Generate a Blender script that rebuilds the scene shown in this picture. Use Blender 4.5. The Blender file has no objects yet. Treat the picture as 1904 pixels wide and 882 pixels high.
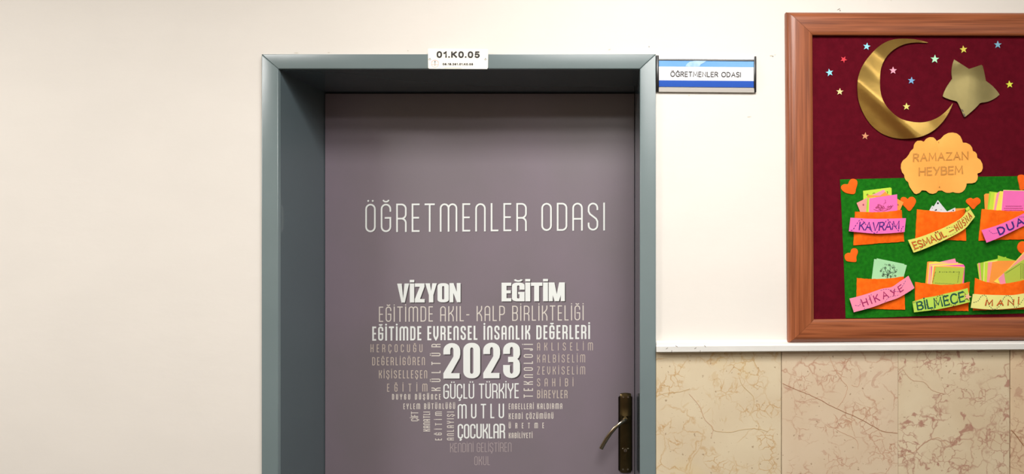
import bpy, bmesh, math, random
from mathutils import Vector, Matrix, noise
random.seed(7)
C = bpy.context.scene.collection
SC = bpy.context.scene

# ------------------------------------------------------------------ scale
K = 0.00136          # metres per pixel on the corridor wall (30 cm marble tiles)
VX, VY = 1120.0, 436.0
D = 1.5              # camera to wall
ZC = 1.63            # camera height
def P(px, py, d=0.0):
    """point seen at photo pixel (px,py), standing d metres proud of the wall"""
    s = (D - d) / D
    return Vector(((px - VX) * K * s, -d, ZC - (py - VY) * K * s))

# ------------------------------------------------------------------ camera
cam = bpy.data.objects.new('camera', bpy.data.cameras.new('camera'))
C.objects.link(cam); SC.camera = cam
cam.location = (0, -D, ZC); cam.rotation_euler = (math.pi / 2, 0, 0)
cam.data.sensor_fit = 'HORIZONTAL'; cam.data.sensor_width = 36
cam.data.lens = D / K / 1904 * 36
cam.data.shift_x = -(VX - 952) / 1904
cam.data.shift_y = -(441 - VY) / 1904
cam.data.clip_start = 0.02

# ------------------------------------------------------------------ light
w = bpy.data.worlds.new('world'); SC.world = w; w.use_nodes = True
w.node_tree.nodes['Background'].inputs[0].default_value = (0.9, 0.95, 1, 1)
w.node_tree.nodes['Background'].inputs[1].default_value = 1.6
def area(name, loc, sx, sy, power, col, rot=(0, 0, 0)):
    l = bpy.data.lights.new(name, 'AREA'); l.shape = 'RECTANGLE'; l.size = sx; l.size_y = sy
    l.energy = power; l.color = col
    o = bpy.data.objects.new(name, l); o.location = loc; o.rotation_euler = rot; C.objects.link(o)
    return o
CEIL = 2.85
LIGHTS = [(0.22, -1.08, 36.0), (0.22, -1.64, 20.0), (0.22, -2.5, 24.0), (-2.2, -1.5, 62.0), (2.3, -2.9, 7.0)]  # added: three stand in for bounced flash, then left-wall and back-wall fill
for lx, ly, pw in LIGHTS:
    area('lamp_light', (lx, ly, CEIL - 0.06), 0.95, 0.42, pw, (1.0, 0.975, 0.945))
SC.view_settings.view_transform = 'Standard'; SC.view_settings.look = 'None'
SC.view_settings.gamma = 1; SC.view_settings.use_curve_mapping = False
SC.view_settings.exposure = 0.0

# ------------------------------------------------------------------ materials
def lin(v):
    v /= 255.0
    return v / 12.92 if v <= 0.04045 else ((v + 0.055) / 1.055) ** 2.4
def rgb(r, g, b): return (lin(r), lin(g), lin(b), 1)
def mat(name, col, rough=0.6, metal=0.0, var=0.0, scale=20, bump=0.0, bscale=80, spec=0.5, stretch=None, col2=None, coat=0):
    m = bpy.data.materials.new(name); m.use_nodes = True
    n = m.node_tree.nodes; L = m.node_tree.links; b = n['Principled BSDF']
    b.inputs['Roughness'].default_value = rough; b.inputs['Metallic'].default_value = metal
    b.inputs['Specular IOR Level'].default_value = spec
    b.inputs['Coat Weight'].default_value = coat
    c = rgb(*col)
    b.inputs['Base Color'].default_value = c
    tc = n.new('ShaderNodeTexCoord'); mp = n.new('ShaderNodeMapping'); L.new(tc.outputs['Object'], mp.inputs[0])
    if stretch: mp.inputs['Scale'].default_value = stretch
    if var or col2:
        t = n.new('ShaderNodeTexNoise'); t.inputs['Scale'].default_value = scale; t.inputs['Detail'].default_value = 6
        L.new(mp.outputs[0], t.inputs['Vector'])
        r = n.new('ShaderNodeValToRGB'); L.new(t.outputs['Fac'], r.inputs[0])
        r.color_ramp.elements[0].position = 0.35; r.color_ramp.elements[1].position = 0.65
        if col2: a, z = rgb(*col2), c
        else: a = tuple(x * (1 - var) for x in c[:3]) + (1,); z = tuple(min(1, x * (1 + var)) for x in c[:3]) + (1,)
        r.color_ramp.elements[0].color = a; r.color_ramp.elements[1].color = z
        L.new(r.outputs[0], b.inputs['Base Color'])
    if bump:
        t2 = n.new('ShaderNodeTexNoise'); t2.inputs['Scale'].default_value = bscale; t2.inputs['Detail'].default_value = 4
        L.new(mp.outputs[0], t2.inputs['Vector'])
        bp = n.new('ShaderNodeBump'); bp.inputs['Strength'].default_value = bump; bp.inputs['Distance'].default_value = 0.002
        L.new(t2.outputs['Fac'], bp.inputs['Height']); L.new(bp.outputs[0], b.inputs['Normal'])
    return m

M = {}
M['plaster'] = mat('plaster', (216, 211, 204), 0.65, bump=0.22, bscale=22, var=0.012, scale=5, stretch=(1, 1, 1.8))
M['ceiling'] = mat('ceiling_paint', (225, 220, 208), 0.8, var=0.02, scale=3)
M['backwall'] = mat('far_wall_paint', (222, 212, 190), 0.8, var=0.04, scale=2)
M['dado'] = mat('brown_dado_paint', (104, 66, 40), 0.5, var=0.04, scale=2)
M['floor'] = mat('floor_terrazzo', (70, 64, 56), 0.4, col2=(52, 47, 42), scale=40)
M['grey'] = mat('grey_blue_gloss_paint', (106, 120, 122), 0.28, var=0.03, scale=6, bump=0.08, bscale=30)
M['jamb'] = mat('grey_blue_smooth_gloss_paint', (90, 103, 108), 0.07, var=0.02, scale=5)  # casing paint, smoother; reveal shade put into a darker colour
M['rail'] = mat('off_white_paint', (206, 205, 201), 0.5, var=0.03, scale=12, bump=0.2, bscale=40)
M['vinyl'] = mat('purple_grey_vinyl', (125, 113, 124), 0.42, col2=(119, 110, 117), scale=2.2, stretch=(1.6, 1, 1.2), bump=0.03, bscale=120)
M['ink_white'] = mat('white_print', (226, 230, 228), 0.5)
M['ink_cream'] = mat('cream_print', (212, 206, 198), 0.5)
M['ink_dim'] = mat('beige_print', (196, 184, 172), 0.5)
M['ink_faint'] = mat('faint_grey_print', (172, 160, 160), 0.5)
M['ink_shadow'] = mat('dark_grey_print', (64, 58, 62), 0.5)
M['ink_softshadow'] = mat('soft_grey_print', (96, 88, 94), 0.5)
M['bronze'] = mat('dark_bronze', (92, 79, 52), 0.3, 0.9, var=0.1, scale=30)
M['bronze_dark'] = mat('black_bronze', (40, 34, 26), 0.35, 0.8)
M['steel'] = mat('brushed_steel', (190, 186, 176), 0.28, 1.0)
M['black'] = mat('black_plastic', (28, 26, 26), 0.35)
M['alu'] = mat('silver_aluminium', (206, 202, 196), 0.35, 0.25)
M['plate'] = mat('white_plastic', (240, 236, 226), 0.35, var=0.01)
M['screw'] = mat('white_screw', (236, 234, 228), 0.3)
M['ink_dark'] = mat('dark_brown_print', (36, 31, 29), 0.5)
M['ink_red'] = mat('pale_red_print', (224, 176, 170), 0.5)
M['ink_text'] = mat('grey_black_print', (22, 20, 22), 0.5)
M['royal'] = mat('royal_blue_print', (40, 84, 178), 0.6, spec=0.2)
M['paper_white'] = mat('white_paper', (228, 228, 230), 0.6, spec=0.2)
M['sky'] = mat('sky_blue_print', (100, 152, 206), 0.6, col2=(116, 164, 212), scale=6, spec=0.2)
M['cloudink'] = mat('pale_cloud_print', (172, 198, 216), 0.6, col2=(136, 176, 208), scale=60, spec=0.2)
M['burgundy'] = mat('burgundy_cloth', (86, 12, 26), 0.95, var=0.10, scale=70, bump=0.4, bscale=500, spec=0.05)
M['green'] = mat('green_felt', (27, 114, 20), 0.95, col2=(20, 94, 17), scale=110, bump=0.5, bscale=800, spec=0.1)
M['pocket_felt'] = mat('orange_felt', (244, 108, 22), 0.9, col2=(236, 94, 14), scale=90, bump=0.3, bscale=800, spec=0.1)
M['heart'] = mat('orange_heart_felt', (234, 98, 26), 0.9, var=0.06, scale=90, bump=0.25, bscale=800, spec=0.1)
M['cloudpaper'] = mat('apricot_paper', (240, 172, 80), 0.7, col2=(236, 160, 70), scale=9)
M['ink_brown'] = mat('brown_marker', (190, 130, 56), 0.7, var=0.12, scale=200)
M['foil'] = mat('gold_foil', (208, 172, 96), 0.2, 1.0, var=0.08, scale=25, bump=0.05, bscale=60, stretch=(1, 1, 1))
M['foil_star'] = mat('pale_gold_foil', (196, 182, 126), 0.32, 1.0, var=0.05, scale=25, bump=0.12, bscale=50)
PAPER = dict(
    hot_pink=(252, 112, 190), pink=(252, 150, 178), salmon=(252, 158, 148), yellow_green=(198, 228, 62), lime=(168, 212, 50),
    yellow=(250, 228, 92), orange=(255, 156, 58), mint=(168, 224, 170), magenta=(244, 92, 178), olive=(186, 204, 72),
    white=(222, 226, 228), pale_yellow=(238, 236, 142), strip_yellow=(232, 226, 104), strip_green=(190, 226, 84),
    strip_pink=(252, 112, 190), strip_salmon=(252, 146, 176),
    cyan=(150, 222, 244), blue=(122, 172, 216), red=(226, 50, 66), star_pink=(244, 166, 190), star_cream=(226, 214, 150),
    star_lemon=(226, 218, 120), star_mint=(190, 246, 206), star_yellow=(222, 208, 84), star_steel=(124, 176, 200),
    star_lime=(220, 226, 70), star_copper=(214, 144, 104), star_peach=(250, 188, 150))
for k, v in PAPER.items():
    v = tuple(int(x * 0.93) for x in v)
    M[k] = mat(k + '_paper', v, 0.65, var=0.03, scale=25)
M['purple_ink'] = mat('purple_marker', (74, 32, 122), 0.5)
M['orange_ink'] = mat('orange_marker', (214, 102, 28), 0.5)
M['blue_ink'] = mat('dark_blue_marker', (58, 32, 120), 0.5)
M['crimson_ink'] = mat('crimson_marker', (158, 30, 92), 0.5)
M['green_ink'] = mat('dark_green_marker', (14, 78, 64), 0.5)
M['brown_ink'] = mat('dark_brown_marker', (110, 50, 30), 0.5)
M['navy_ink'] = mat('black_green_marker', (40, 60, 50), 0.5)
M['print_rose'] = mat('rose_line_print', (150, 42, 90), 0.6)
M['print_black'] = mat('black_line_print', (36, 52, 38), 0.6)

def wood(name, vertical):
    m = bpy.data.materials.new(name); m.use_nodes = True
    n = m.node_tree.nodes; L = m.node_tree.links; b = n['Principled BSDF']
    tc = n.new('ShaderNodeTexCoord'); mp = n.new('ShaderNodeMapping'); L.new(tc.outputs['Object'], mp.inputs[0])
    mp.inputs['Scale'].default_value = (120, 30, 2.2) if vertical else (2.2, 30, 120)
    t = n.new('ShaderNodeTexNoise'); t.inputs['Scale'].default_value = 2.2; t.inputs['Detail'].default_value = 8; t.inputs['Distortion'].default_value = 0.5
    L.new(mp.outputs[0], t.inputs['Vector'])
    r = n.new('ShaderNodeValToRGB'); L.new(t.outputs['Fac'], r.inputs[0]); cr = r.color_ramp
    cr.elements[0].position = 0.3; cr.elements[0].color = rgb(110, 56, 30)
    cr.elements[1].position = 0.72; cr.elements[1].color = rgb(158, 90, 56)
    e = cr.elements.new(0.5); e.color = rgb(138, 76, 44)
    L.new(r.outputs[0], b.inputs['Base Color'])
    b.inputs['Roughness'].default_value = 0.36; b.inputs['Coat Weight'].default_value = 0.15; b.inputs['Coat Roughness'].default_value = 0.2
    return m
M['wood_h'] = wood('red_brown_wood_across', False); M['wood_v'] = wood('red_brown_wood_upright', True)

def marble(name, base, base2, vein, blotch, amount, seed, yellow=0.0):
    m = bpy.data.materials.new(name); m.use_nodes = True
    n = m.node_tree.nodes; L = m.node_tree.links; b = n['Principled BSDF']
    tc = n.new('ShaderNodeTexCoord'); mp = n.new('ShaderNodeMapping'); L.new(tc.outputs['Object'], mp.inputs[0])
    mp.inputs['Location'].default_value = (seed, 0, seed * 0.7)
    def noise_(s, d=5, dist=0.0, vec=None):
        t = n.new('ShaderNodeTexNoise'); t.inputs['Scale'].default_value = s; t.inputs['Detail'].default_value = d
        t.inputs['Distortion'].default_value = dist; L.new((vec or mp.outputs[0]), t.inputs['Vector']); return t
    def ramp(src, stops):
        r = n.new('ShaderNodeValToRGB'); L.new(src, r.inputs[0]); cr = r.color_ramp
        cr.elements[0].position = stops[0][0]; cr.elements[0].color = stops[0][1]
        cr.elements[1].position = stops[-1][0]; cr.elements[1].color = stops[-1][1]
        for p, c in stops[1:-1]:
            e = cr.elements.new(p); e.color = c
        return r
    def mix(fac, a, bb):
        x = n.new('ShaderNodeMix'); x.data_type = 'RGBA'; L.new(fac, x.inputs[0])
        if hasattr(a, 'links'): L.new(a, x.inputs[6])
        else: x.inputs[6].default_value = a
        if hasattr(bb, 'links'): L.new(bb, x.inputs[7])
        else: x.inputs[7].default_value = bb
        return x.outputs[2]
    Z, O = (0, 0, 0, 1), (1, 1, 1, 1)
    col = ramp(noise_(7, 5).outputs['Fac'], [(0.38, rgb(*base2)), (0.62, rgb(*base))]).outputs[0]
    # warped coordinates for veins
    wn = noise_(22, 9); vm = n.new('ShaderNodeVectorMath'); vm.operation = 'MULTIPLY_ADD'
    L.new(wn.outputs['Color'], vm.inputs[0]); vm.inputs[1].default_value = (0.06, 0.06, 0.06); L.new(mp.outputs[0], vm.inputs[2])
    vo = n.new('ShaderNodeTexVoronoi'); vo.feature = 'DISTANCE_TO_EDGE'; vo.inputs['Scale'].default_value = 15; L.new(vm.outputs[0], vo.inputs['Vector'])
    line = ramp(vo.outputs['Distance'], [(0.0, O), (0.016, (0.45, 0.45, 0.45, 1)), (0.045, Z)])
    where = ramp(noise_(9, 4, 0.4).outputs['Fac'], [(0.44, Z), (0.60, O)])
    mm = n.new('ShaderNodeMath'); mm.operation = 'MULTIPLY'; L.new(line.outputs[0], mm.inputs[0]); L.new(where.outputs[0], mm.inputs[1])
    m2 = n.new('ShaderNodeMath'); m2.operation = 'MULTIPLY'; L.new(mm.outputs[0], m2.inputs[0]); m2.inputs[1].default_value = 0.85
    col = mix(m2.outputs[0], col, rgb(*vein))
    # second finer net
    vo2 = n.new('ShaderNodeTexVoronoi'); vo2.feature = 'DISTANCE_TO_EDGE'; vo2.inputs['Scale'].default_value = 42; L.new(vm.outputs[0], vo2.inputs['Vector'])
    line2 = ramp(vo2.outputs['Distance'], [(0.0, (0.8, 0.8, 0.8, 1)), (0.07, Z)])
    where2 = ramp(noise_(12, 3, 0.3).outputs['Fac'], [(0.50, Z), (0.60, O)])
    m3 = n.new('ShaderNodeMath'); m3.operation = 'MULTIPLY'; L.new(line2.outputs[0], m3.inputs[0]); L.new(where2.outputs[0], m3.inputs[1])
    col = mix(m3.outputs[0], col, rgb(*vein))
    # blotches and specks
    bl = ramp(noise_(24, 7, 1.2).outputs['Fac'], [(0.66 - amount * 0.06, Z), (0.70 - amount * 0.05, (amount, amount, amount, 1))])
    col = mix(bl.outputs[0], col, rgb(*blotch))
    sp = ramp(noise_(95, 2).outputs['Fac'], [(0.67, Z), (0.71, (0.6, 0.6, 0.6, 1))])
    col = mix(sp.outputs[0], col, rgb(130, 100, 70))
    if yellow:
        ye = ramp(noise_(4.5, 3).outputs['Fac'], [(0.55, Z), (0.7, (yellow, yellow, yellow, 1))])
        col = mix(ye.outputs[0], col, rgb(204, 178, 112))
    L.new(col, b.inputs['Base Color'])
    b.inputs['Roughness'].default_value = 0.4
    return m
MARBLE = [
    marble('honey_marble', (204, 190, 162), (198, 182, 154), (176, 136, 82), (186, 156, 110), 0.35, 1.3, 0.4),
    marble('beige_pink_marble', (203, 185, 160), (198, 178, 152), (168, 120, 96), (170, 128, 108), 0.45, 4.1, 0.12),
    marble('rose_blotched_marble', (203, 188, 160), (195, 177, 148), (156, 108, 92), (160, 116, 100), 0.85, 7.7),
    marble('pale_rose_marble', (204, 182, 150), (198, 174, 144), (160, 116, 94), (166, 124, 104), 0.5, 12.2)]
M['grout'] = mat('yellow_grout', (206, 188, 136), 0.8)
M['crack'] = mat('brown_crack', (150, 98, 66), 0.7)
M['gap'] = mat('dark_gap', (38, 34, 36), 0.9)

# ------------------------------------------------------------------ object helpers
def link(name, bm, m, parent=None, smooth=False, mats=None):
    me = bpy.data.meshes.new(name); bm.normal_update(); bm.to_mesh(me); bm.free()
    for x in (mats or [m]): me.materials.append(x)
    if smooth:
        for p in me.polygons: p.use_smooth = True
    o = bpy.data.objects.new(name, me); C.objects.link(o)
    if parent: o.parent = parent
    return o
def tag(o, label, cat, group=None):
    o['label'] = label; o['category'] = cat
    if group: o['group'] = group
    return o
def structure(o): o['kind'] = 'structure'; return o
def empty(name, loc=(0, 0, 0)):
    # roots sit at the world origin of their children through an inverse-free offset
    o = bpy.data.objects.new(name, None); o.empty_display_size = 0.05; C.objects.link(o); return o
def box(bm, x0, x1, y0, y1, z0, z1, bev=0, seg=2):
    r = bmesh.ops.create_cube(bm, size=1)
    for v in r['verts']:
        v.co = Vector(((x0 + x1) / 2 + v.co.x * (x1 - x0), (y0 + y1) / 2 + v.co.y * (y1 - y0), (z0 + z1) / 2 + v.co.z * (z1 - z0)))
    if bev:
        es = list({e for v in r['verts'] for e in v.link_edges})
        bmesh.ops.bevel(bm, geom=es, offset=bev, segments=seg, affect='EDGES', profile=0.5)
def cyl(bm, c, r, h, axis='Y', n=24, r2=None):
    g = bmesh.ops.create_cone(bm, cap_ends=True, segments=n, radius1=r, radius2=r if r2 is None else r2, depth=h)
    R = Matrix.Rotation(math.pi / 2, 4, 'X') if axis == 'Y' else Matrix.Identity(4)
    bmesh.ops.transform(bm, matrix=Matrix.Translation(c) @ R, verts=g['verts'])
def slab(name, pts, d, t, m, parent=None, bev=0):
    """flat cut-out piece: outline in photo pixels, back at depth d, thickness t"""
    bm = bmesh.new()
    f = [bm.verts.new(P(x, y, d + t)) for x, y in pts]
    # back outline keeps the same world x,z as the front
    b = [bm.verts.new((v.co.x, -d, v.co.z)) for v in f]
    bm.faces.new(f); bm.faces.new(list(reversed(b)))
    n = len(f)
    for i in range(n):
        j = (i + 1) % n
        bm.faces.new((f[j], f[i], b[i], b[j]))
    bmesh.ops.recalc_face_normals(bm, faces=bm.faces[:])
    if bev: pass
    return link(name, bm, m, parent)
def sheet(name, grid, t, m, parent=None, closed=False, smooth=True, rowmat=None, mats=None):
    """curved thin sheet from a grid of (px,py,d); back is t behind the front"""
    bm = bmesh.new()
    F = [[bm.verts.new(P(*g)) for g in row] for row in grid]
    B = [[bm.verts.new(v.co + Vector((0, t, 0))) for v in row] for row in F]
    R, N = len(F), len(F[0])
    for i in range(R - 1):
        for j in range(N - 1 + (1 if closed else 0)):
            k = (j + 1) % N
            a = bm.faces.new((F[i][j], F[i][k], F[i + 1][k], F[i + 1][j]))
            c = bm.faces.new((B[i][j], B[i + 1][j], B[i + 1][k], B[i][k]))
            if rowmat: a.material_index = rowmat(i, j)
    def skirt(fa, ba):
        for i in range(len(fa) - 1): bm.faces.new((fa[i], ba[i], ba[i + 1], fa[i + 1]))
    skirt(F[0] + ([F[0][0]] if closed else []), B[0] + ([B[0][0]] if closed else []))
    skirt(F[-1] + ([F[-1][0]] if closed else []), B[-1] + ([B[-1][0]] if closed else []))
    if not closed:
        skirt([r[0] for r in F], [r[0] for r in B]); skirt([r[-1] for r in F], [r[-1] for r in B])
    bmesh.ops.recalc_face_normals(bm, faces=bm.faces[:])
    o = link(name, bm, m, parent, mats=mats)
    if smooth:
        for p in o.data.polygons: p.use_smooth = True
        for e in o.data.edges: pass
        sharp(o)
    return o
def sharp(o, ang=40):
    bm = bmesh.new(); bm.from_mesh(o.data); a = math.radians(ang)
    for e in bm.edges:
        if len(e.link_faces) == 2 and e.calc_face_angle(0) > a: e.smooth = False
    bm.to_mesh(o.data); bm.free()
def resample(pts, n, closed=False):
    q = list(pts) + ([pts[0]] if closed else [])
    L = [0]
    for a, b in zip(q, q[1:]): L.append(L[-1] + math.dist(a, b))
    out = []
    for i in range(n):
        s = L[-1] * i / (n if closed else n - 1)
        k = max(j for j in range(len(L)) if L[j] <= s + 1e-9)
        k = min(k, len(q) - 2)
        t = (s - L[k]) / max(1e-9, L[k + 1] - L[k])
        out.append(tuple(q[k][c] + (q[k + 1][c] - q[k][c]) * t for c in range(2)))
    return out
def smoothline(pts, n, closed=False):
    """Catmull-Rom through the points, then even spacing"""
    p = list(pts); N = len(p); o = []
    rng = range(N) if closed else range(N - 1)
    for i in rng:
        if closed: a, b, c, d = p[(i - 1) % N], p[i], p[(i + 1) % N], p[(i + 2) % N]
        else: a, b, c, d = p[max(0, i - 1)], p[i], p[i + 1], p[min(N - 1, i + 2)]
        for s in range(8):
            t = s / 8
            o.append(tuple(0.5 * (2 * b[k] + (c[k] - a[k]) * t + (2 * a[k] - 5 * b[k] + 4 * c[k] - d[k]) * t * t + (3 * b[k] - a[k] - 3 * c[k] + d[k]) * t ** 3) for k in range(2)))
    if not closed: o.append(p[-1])
    return resample(o, n, closed)
def fromcrop(pts, s, ox, oy): return [(x / s + ox, y / s + oy) for x, y in pts]

# ------------------------------------------------------------------ lettering
def arc(cx, cy, rx, ry, a0, a1, n=8):
    return [(cx + rx * math.cos(math.radians(a0 + (a1 - a0) * i / n)), cy + ry * math.sin(math.radians(a0 + (a1 - a0) * i / n))) for i in range(n + 1)]
ACC = {'Ö': ('O', 'dots'), 'Ü': ('U', 'dots'), 'İ': ('I', 'dot'), 'Ğ': ('G', 'breve'), 'Ş': ('S', 'ced'), 'Ç': ('C', 'ced')}
# condensed round-cornered capitals: width (share of height) per letter
CW = {'I': 0, 'M': .62, 'T': .36, 'L': .27, 'E': .28, 'F': .28, '-': .2, ' ': .16, 'K': .36, 'J': .24, 'V': .37, 'Y': .38, 'Z': .32}
def cond(ch, w, h):
    r = w / 2
    top = lambda: arc(r, h - r, r, r, 180, 0)
    if ch == 'O': return [(arc(r, h - r, r, r, 0, 180) + arc(r, r, r, r, 180, 360), True)]
    if ch == 'C': return [([(w, h * .76), (w, h - r)] + arc(r, h - r, r, r, 0, 180) + arc(r, r, r, r, 180, 360) + [(w, h * .22)], False)]
    if ch == 'G': return [([(w, h * .76), (w, h - r)] + arc(r, h - r, r, r, 0, 180) + arc(r, r, r, r, 180, 360) + [(w, h * .5), (w * .45, h * .5)], False)]
    if ch == 'U': return [([(0, h), (0, r)] + arc(r, r, r, r, 180, 360) + [(w, h)], False)]
    if ch == 'N': return [([(0, 0), (0, h - r)] + top() + [(w, 0)], False)]
    if ch == 'A': return [([(0, 0), (0, h - r)] + top() + [(w, 0)], False), ([(0, h * .42), (w, h * .42)], False)]
    if ch == 'H': return [([(0, 0), (0, h)], False), ([(w, 0), (w, h)], False), ([(0, h * .5), (w, h * .5)], False)]
    if ch == 'M':
        q = w / 4
        return [([(0, 0), (0, h - q)] + arc(q, h - q, q, q, 180, 0) + [(2 * q, 0)], False), (arc(3 * q, h - q, q, q, 180, 0) + [(w, 0)], False)]
    if ch == 'E': return [([(w, h), (0, h), (0, 0), (w, 0)], False), ([(0, h * .5), (w * .92, h * .5)], False)]
    if ch == 'F': return [([(w, h), (0, h), (0, 0)], False), ([(0, h * .5), (w * .9, h * .5)], False)]
    if ch == 'L': return [([(0, h), (0, 0), (w, 0)], False)]
    if ch == 'T': return [([(0, h), (w, h)], False), ([(r, h), (r, 0)], False)]
    if ch == 'I': return [([(0, 0), (0, h)], False)]
    if ch == '-': return [([(0, h * .42), (w, h * .42)], False)]
    if ch == 'J': return [([(w, h), (w, r)] + arc(r, r, r, r, 0, -180) + [(0, h * .25)], False)]
    if ch == 'D': return [([(0, 0), (0, h), (w * .5, h)] + arc(w * .5, h - r, r, r, 90, 0) + arc(w * .5, r, r, r, 0, -90) + [(0, 0)], True)]
    if ch == 'R':
        return [([(0, 0), (0, h)] + arc(w * .5, h - r, r, r, 90, 0) + arc(w * .5, h * .47 + r, r, r, 0, -90) + [(0, h * .47)], False),
                ([(w * .5, h * .47)] + arc(w * .5, h * .47 - r, r, r, 90, 0) + [(w, 0)], False)]
    if ch == 'P': return [([(0, 0), (0, h)] + arc(w * .5, h - r, r, r, 90, 0) + arc(w * .5, h * .42 + r, r, r, 0, -90) + [(0, h * .42)], False)]
    if ch == 'B':
        return [([(0, 0), (0, h)] + arc(w * .5, h - r, r, r, 90, 0) + arc(w * .5, h * .52 + r, r, r, 0, -90) + [(0, h * .52)], False),
                ([(w * .5, h * .52)] + arc(w * .5, h * .52 - r, r, r, 90, 0) + arc(w * .5, r, r, r, 0, -90) + [(0, 0)], False)]
    if ch == 'S':
        return [([(w, h * .78), (w, h - r)] + arc(r, h - r, r, r, 0, 180) + [(0, h * .70), (w * .15, h * .6), (w * .85, h * .42), (w, h * .32)] + arc(r, r, r, r, 0, -180) + [(0, h * .24)], False)]
    if ch == 'K': return [([(0, 0), (0, h)], False), ([(w, h), (w, h * .82), (w * .8, h * .68), (0, h * .44)], False), ([(w * .42, h * .56), (w * .85, h * .38), (w, h * .25), (w, 0)], False)]
    if ch == 'V': return [([(0, h), (0, h * .3), (r * .55, h * .1), (r, 0), (r * 1.45, h * .1), (w, h * .3), (w, h)], False)]
    if ch == 'Y': return [([(0, h), (0, h * .75), (r, h * .45), (w, h * .75), (w, h)], False), ([(r, h * .45), (r, 0)], False)]
    if ch == 'Z': return [([(0, h), (w, h), (w, h * .86), (0, h * .14), (0, 0), (w, 0)], False)]
    return []
# open humanist / hand-drawn capitals in unit boxes (width share, strokes)
H_ = {
 'A': (.72, [[(0, 0), (.5, 1), (1, 0)], [(.2, .36), (.8, .36)]]), 'B': (.58, [[(0, 0), (0, 1), (.6, 1), (.9, .88), (.9, .66), (.6, .53), (0, .53)], [(.6, .53), (1, .4), (1, .14), (.65, 0), (0, 0)]]),
 'C': (.66, [[(1, .86), (.75, 1), (.35, 1), (.05, .75), (0, .4), (.15, .1), (.5, 0), (1, .1)]]), 'D': (.66, [[(0, 0), (0, 1), (.45, 1), (.85, .82), (1, .5), (.85, .18), (.45, 0), (0, 0)]]),
 'E': (.5, [[(1, 1), (0, 1), (0, 0), (1, 0)], [(0, .52), (.9, .52)]]), 'G': (.7, [[(1, .86), (.7, 1), (.35, 1), (.05, .75), (0, .4), (.2, .08), (.6, 0), (1, .1), (1, .48), (.6, .48)]]),
 'H': (.66, [[(0, 0), (0, 1)], [(1, 0), (1, 1)], [(0, .5), (1, .5)]]), 'I': (.0, [[(0, 0), (0, 1)]]),
 'K': (.6, [[(0, 0), (0, 1)], [(.95, 1), (.05, .45)], [(.3, .6), (1, 0)]]), 'L': (.48, [[(0, 1), (0, 0), (1, 0)]]),
 'M': (.82, [[(0, 0), (.08, 1), (.5, .25), (.92, 1), (1, 0)]]), 'N': (.68, [[(0, 0), (0, 1), (1, 0), (1, 1)]]),
 'O': (.78, [[(.5, 1), (.2, .93), (.03, .7), (0, .4), (.15, .1), (.5, 0), (.85, .1), (1, .4), (.97, .7), (.8, .93), (.5, 1)]]),
 'R': (.58, [[(0, 0), (0, 1), (.6, 1), (.95, .86), (.95, .64), (.6, .5), (0, .5)], [(.5, .5), (1, 0)]]),
 'S': (.52, [[(1, .88), (.7, 1), (.3, 1), (.02, .82), (.1, .6), (.85, .42), (1, .2), (.75, .02), (.3, 0), (0, .12)]]),
 'T': (.62, [[(0, 1), (1, 1)], [(.5, 1), (.5, 0)]]), 'U': (.64, [[(0, 1), (0, .25), (.2, .03), (.5, 0), (.8, .03), (1, .25), (1, 1)]]),
 'V': (.66, [[(0, 1), (.5, 0), (1, 1)]]), 'Y': (.62, [[(0, 1), (.48, .48)], [(1, 1), (.3, 0)]]), 'Z': (.62, [[(0, 1), (1, 1), (0, 0), (1, 0)]]),
 '-': (.5, [[(0, .45), (1, .45)]]), ' ': (.25, []), '.': (.02, [[(0, .0), (0, .09)]]),
 '0': (.52, [[(.5, 1), (.12, .88), (0, .5), (.12, .12), (.5, 0), (.88, .12), (1, .5), (.88, .88), (.5, 1)]]),
 '1': (.32, [[(0, .74), (.55, .85), (.85, 1), (.85, 0)]]), '2': (.5, [[(.05, .75), (.2, .97), (.6, 1), (.95, .8), (.85, .5), (0, 0), (1, 0)]]),
 '5': (.52, [[(.95, 1), (.2, 1), (.08, .5), (.5, .62), (.9, .5), (1, .28), (.8, .05), (.4, 0), (.03, .15)]]),
 '6': (.52, [[(.95, .88), (.55, 1), (.15, .8), (0, .4), (.15, .06), (.55, 0), (.95, .12), (.98, .4), (.7, .58), (.3, .55), (.02, .35)]]),
 '8': (.52, [[(.5, .54), (.1, .68), (.1, .9), (.5, 1), (.9, .9), (.9, .68), (.5, .54), (.05, .4), (.02, .12), (.5, 0), (.98, .12), (.95, .4), (.5, .54)]]),
}
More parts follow.
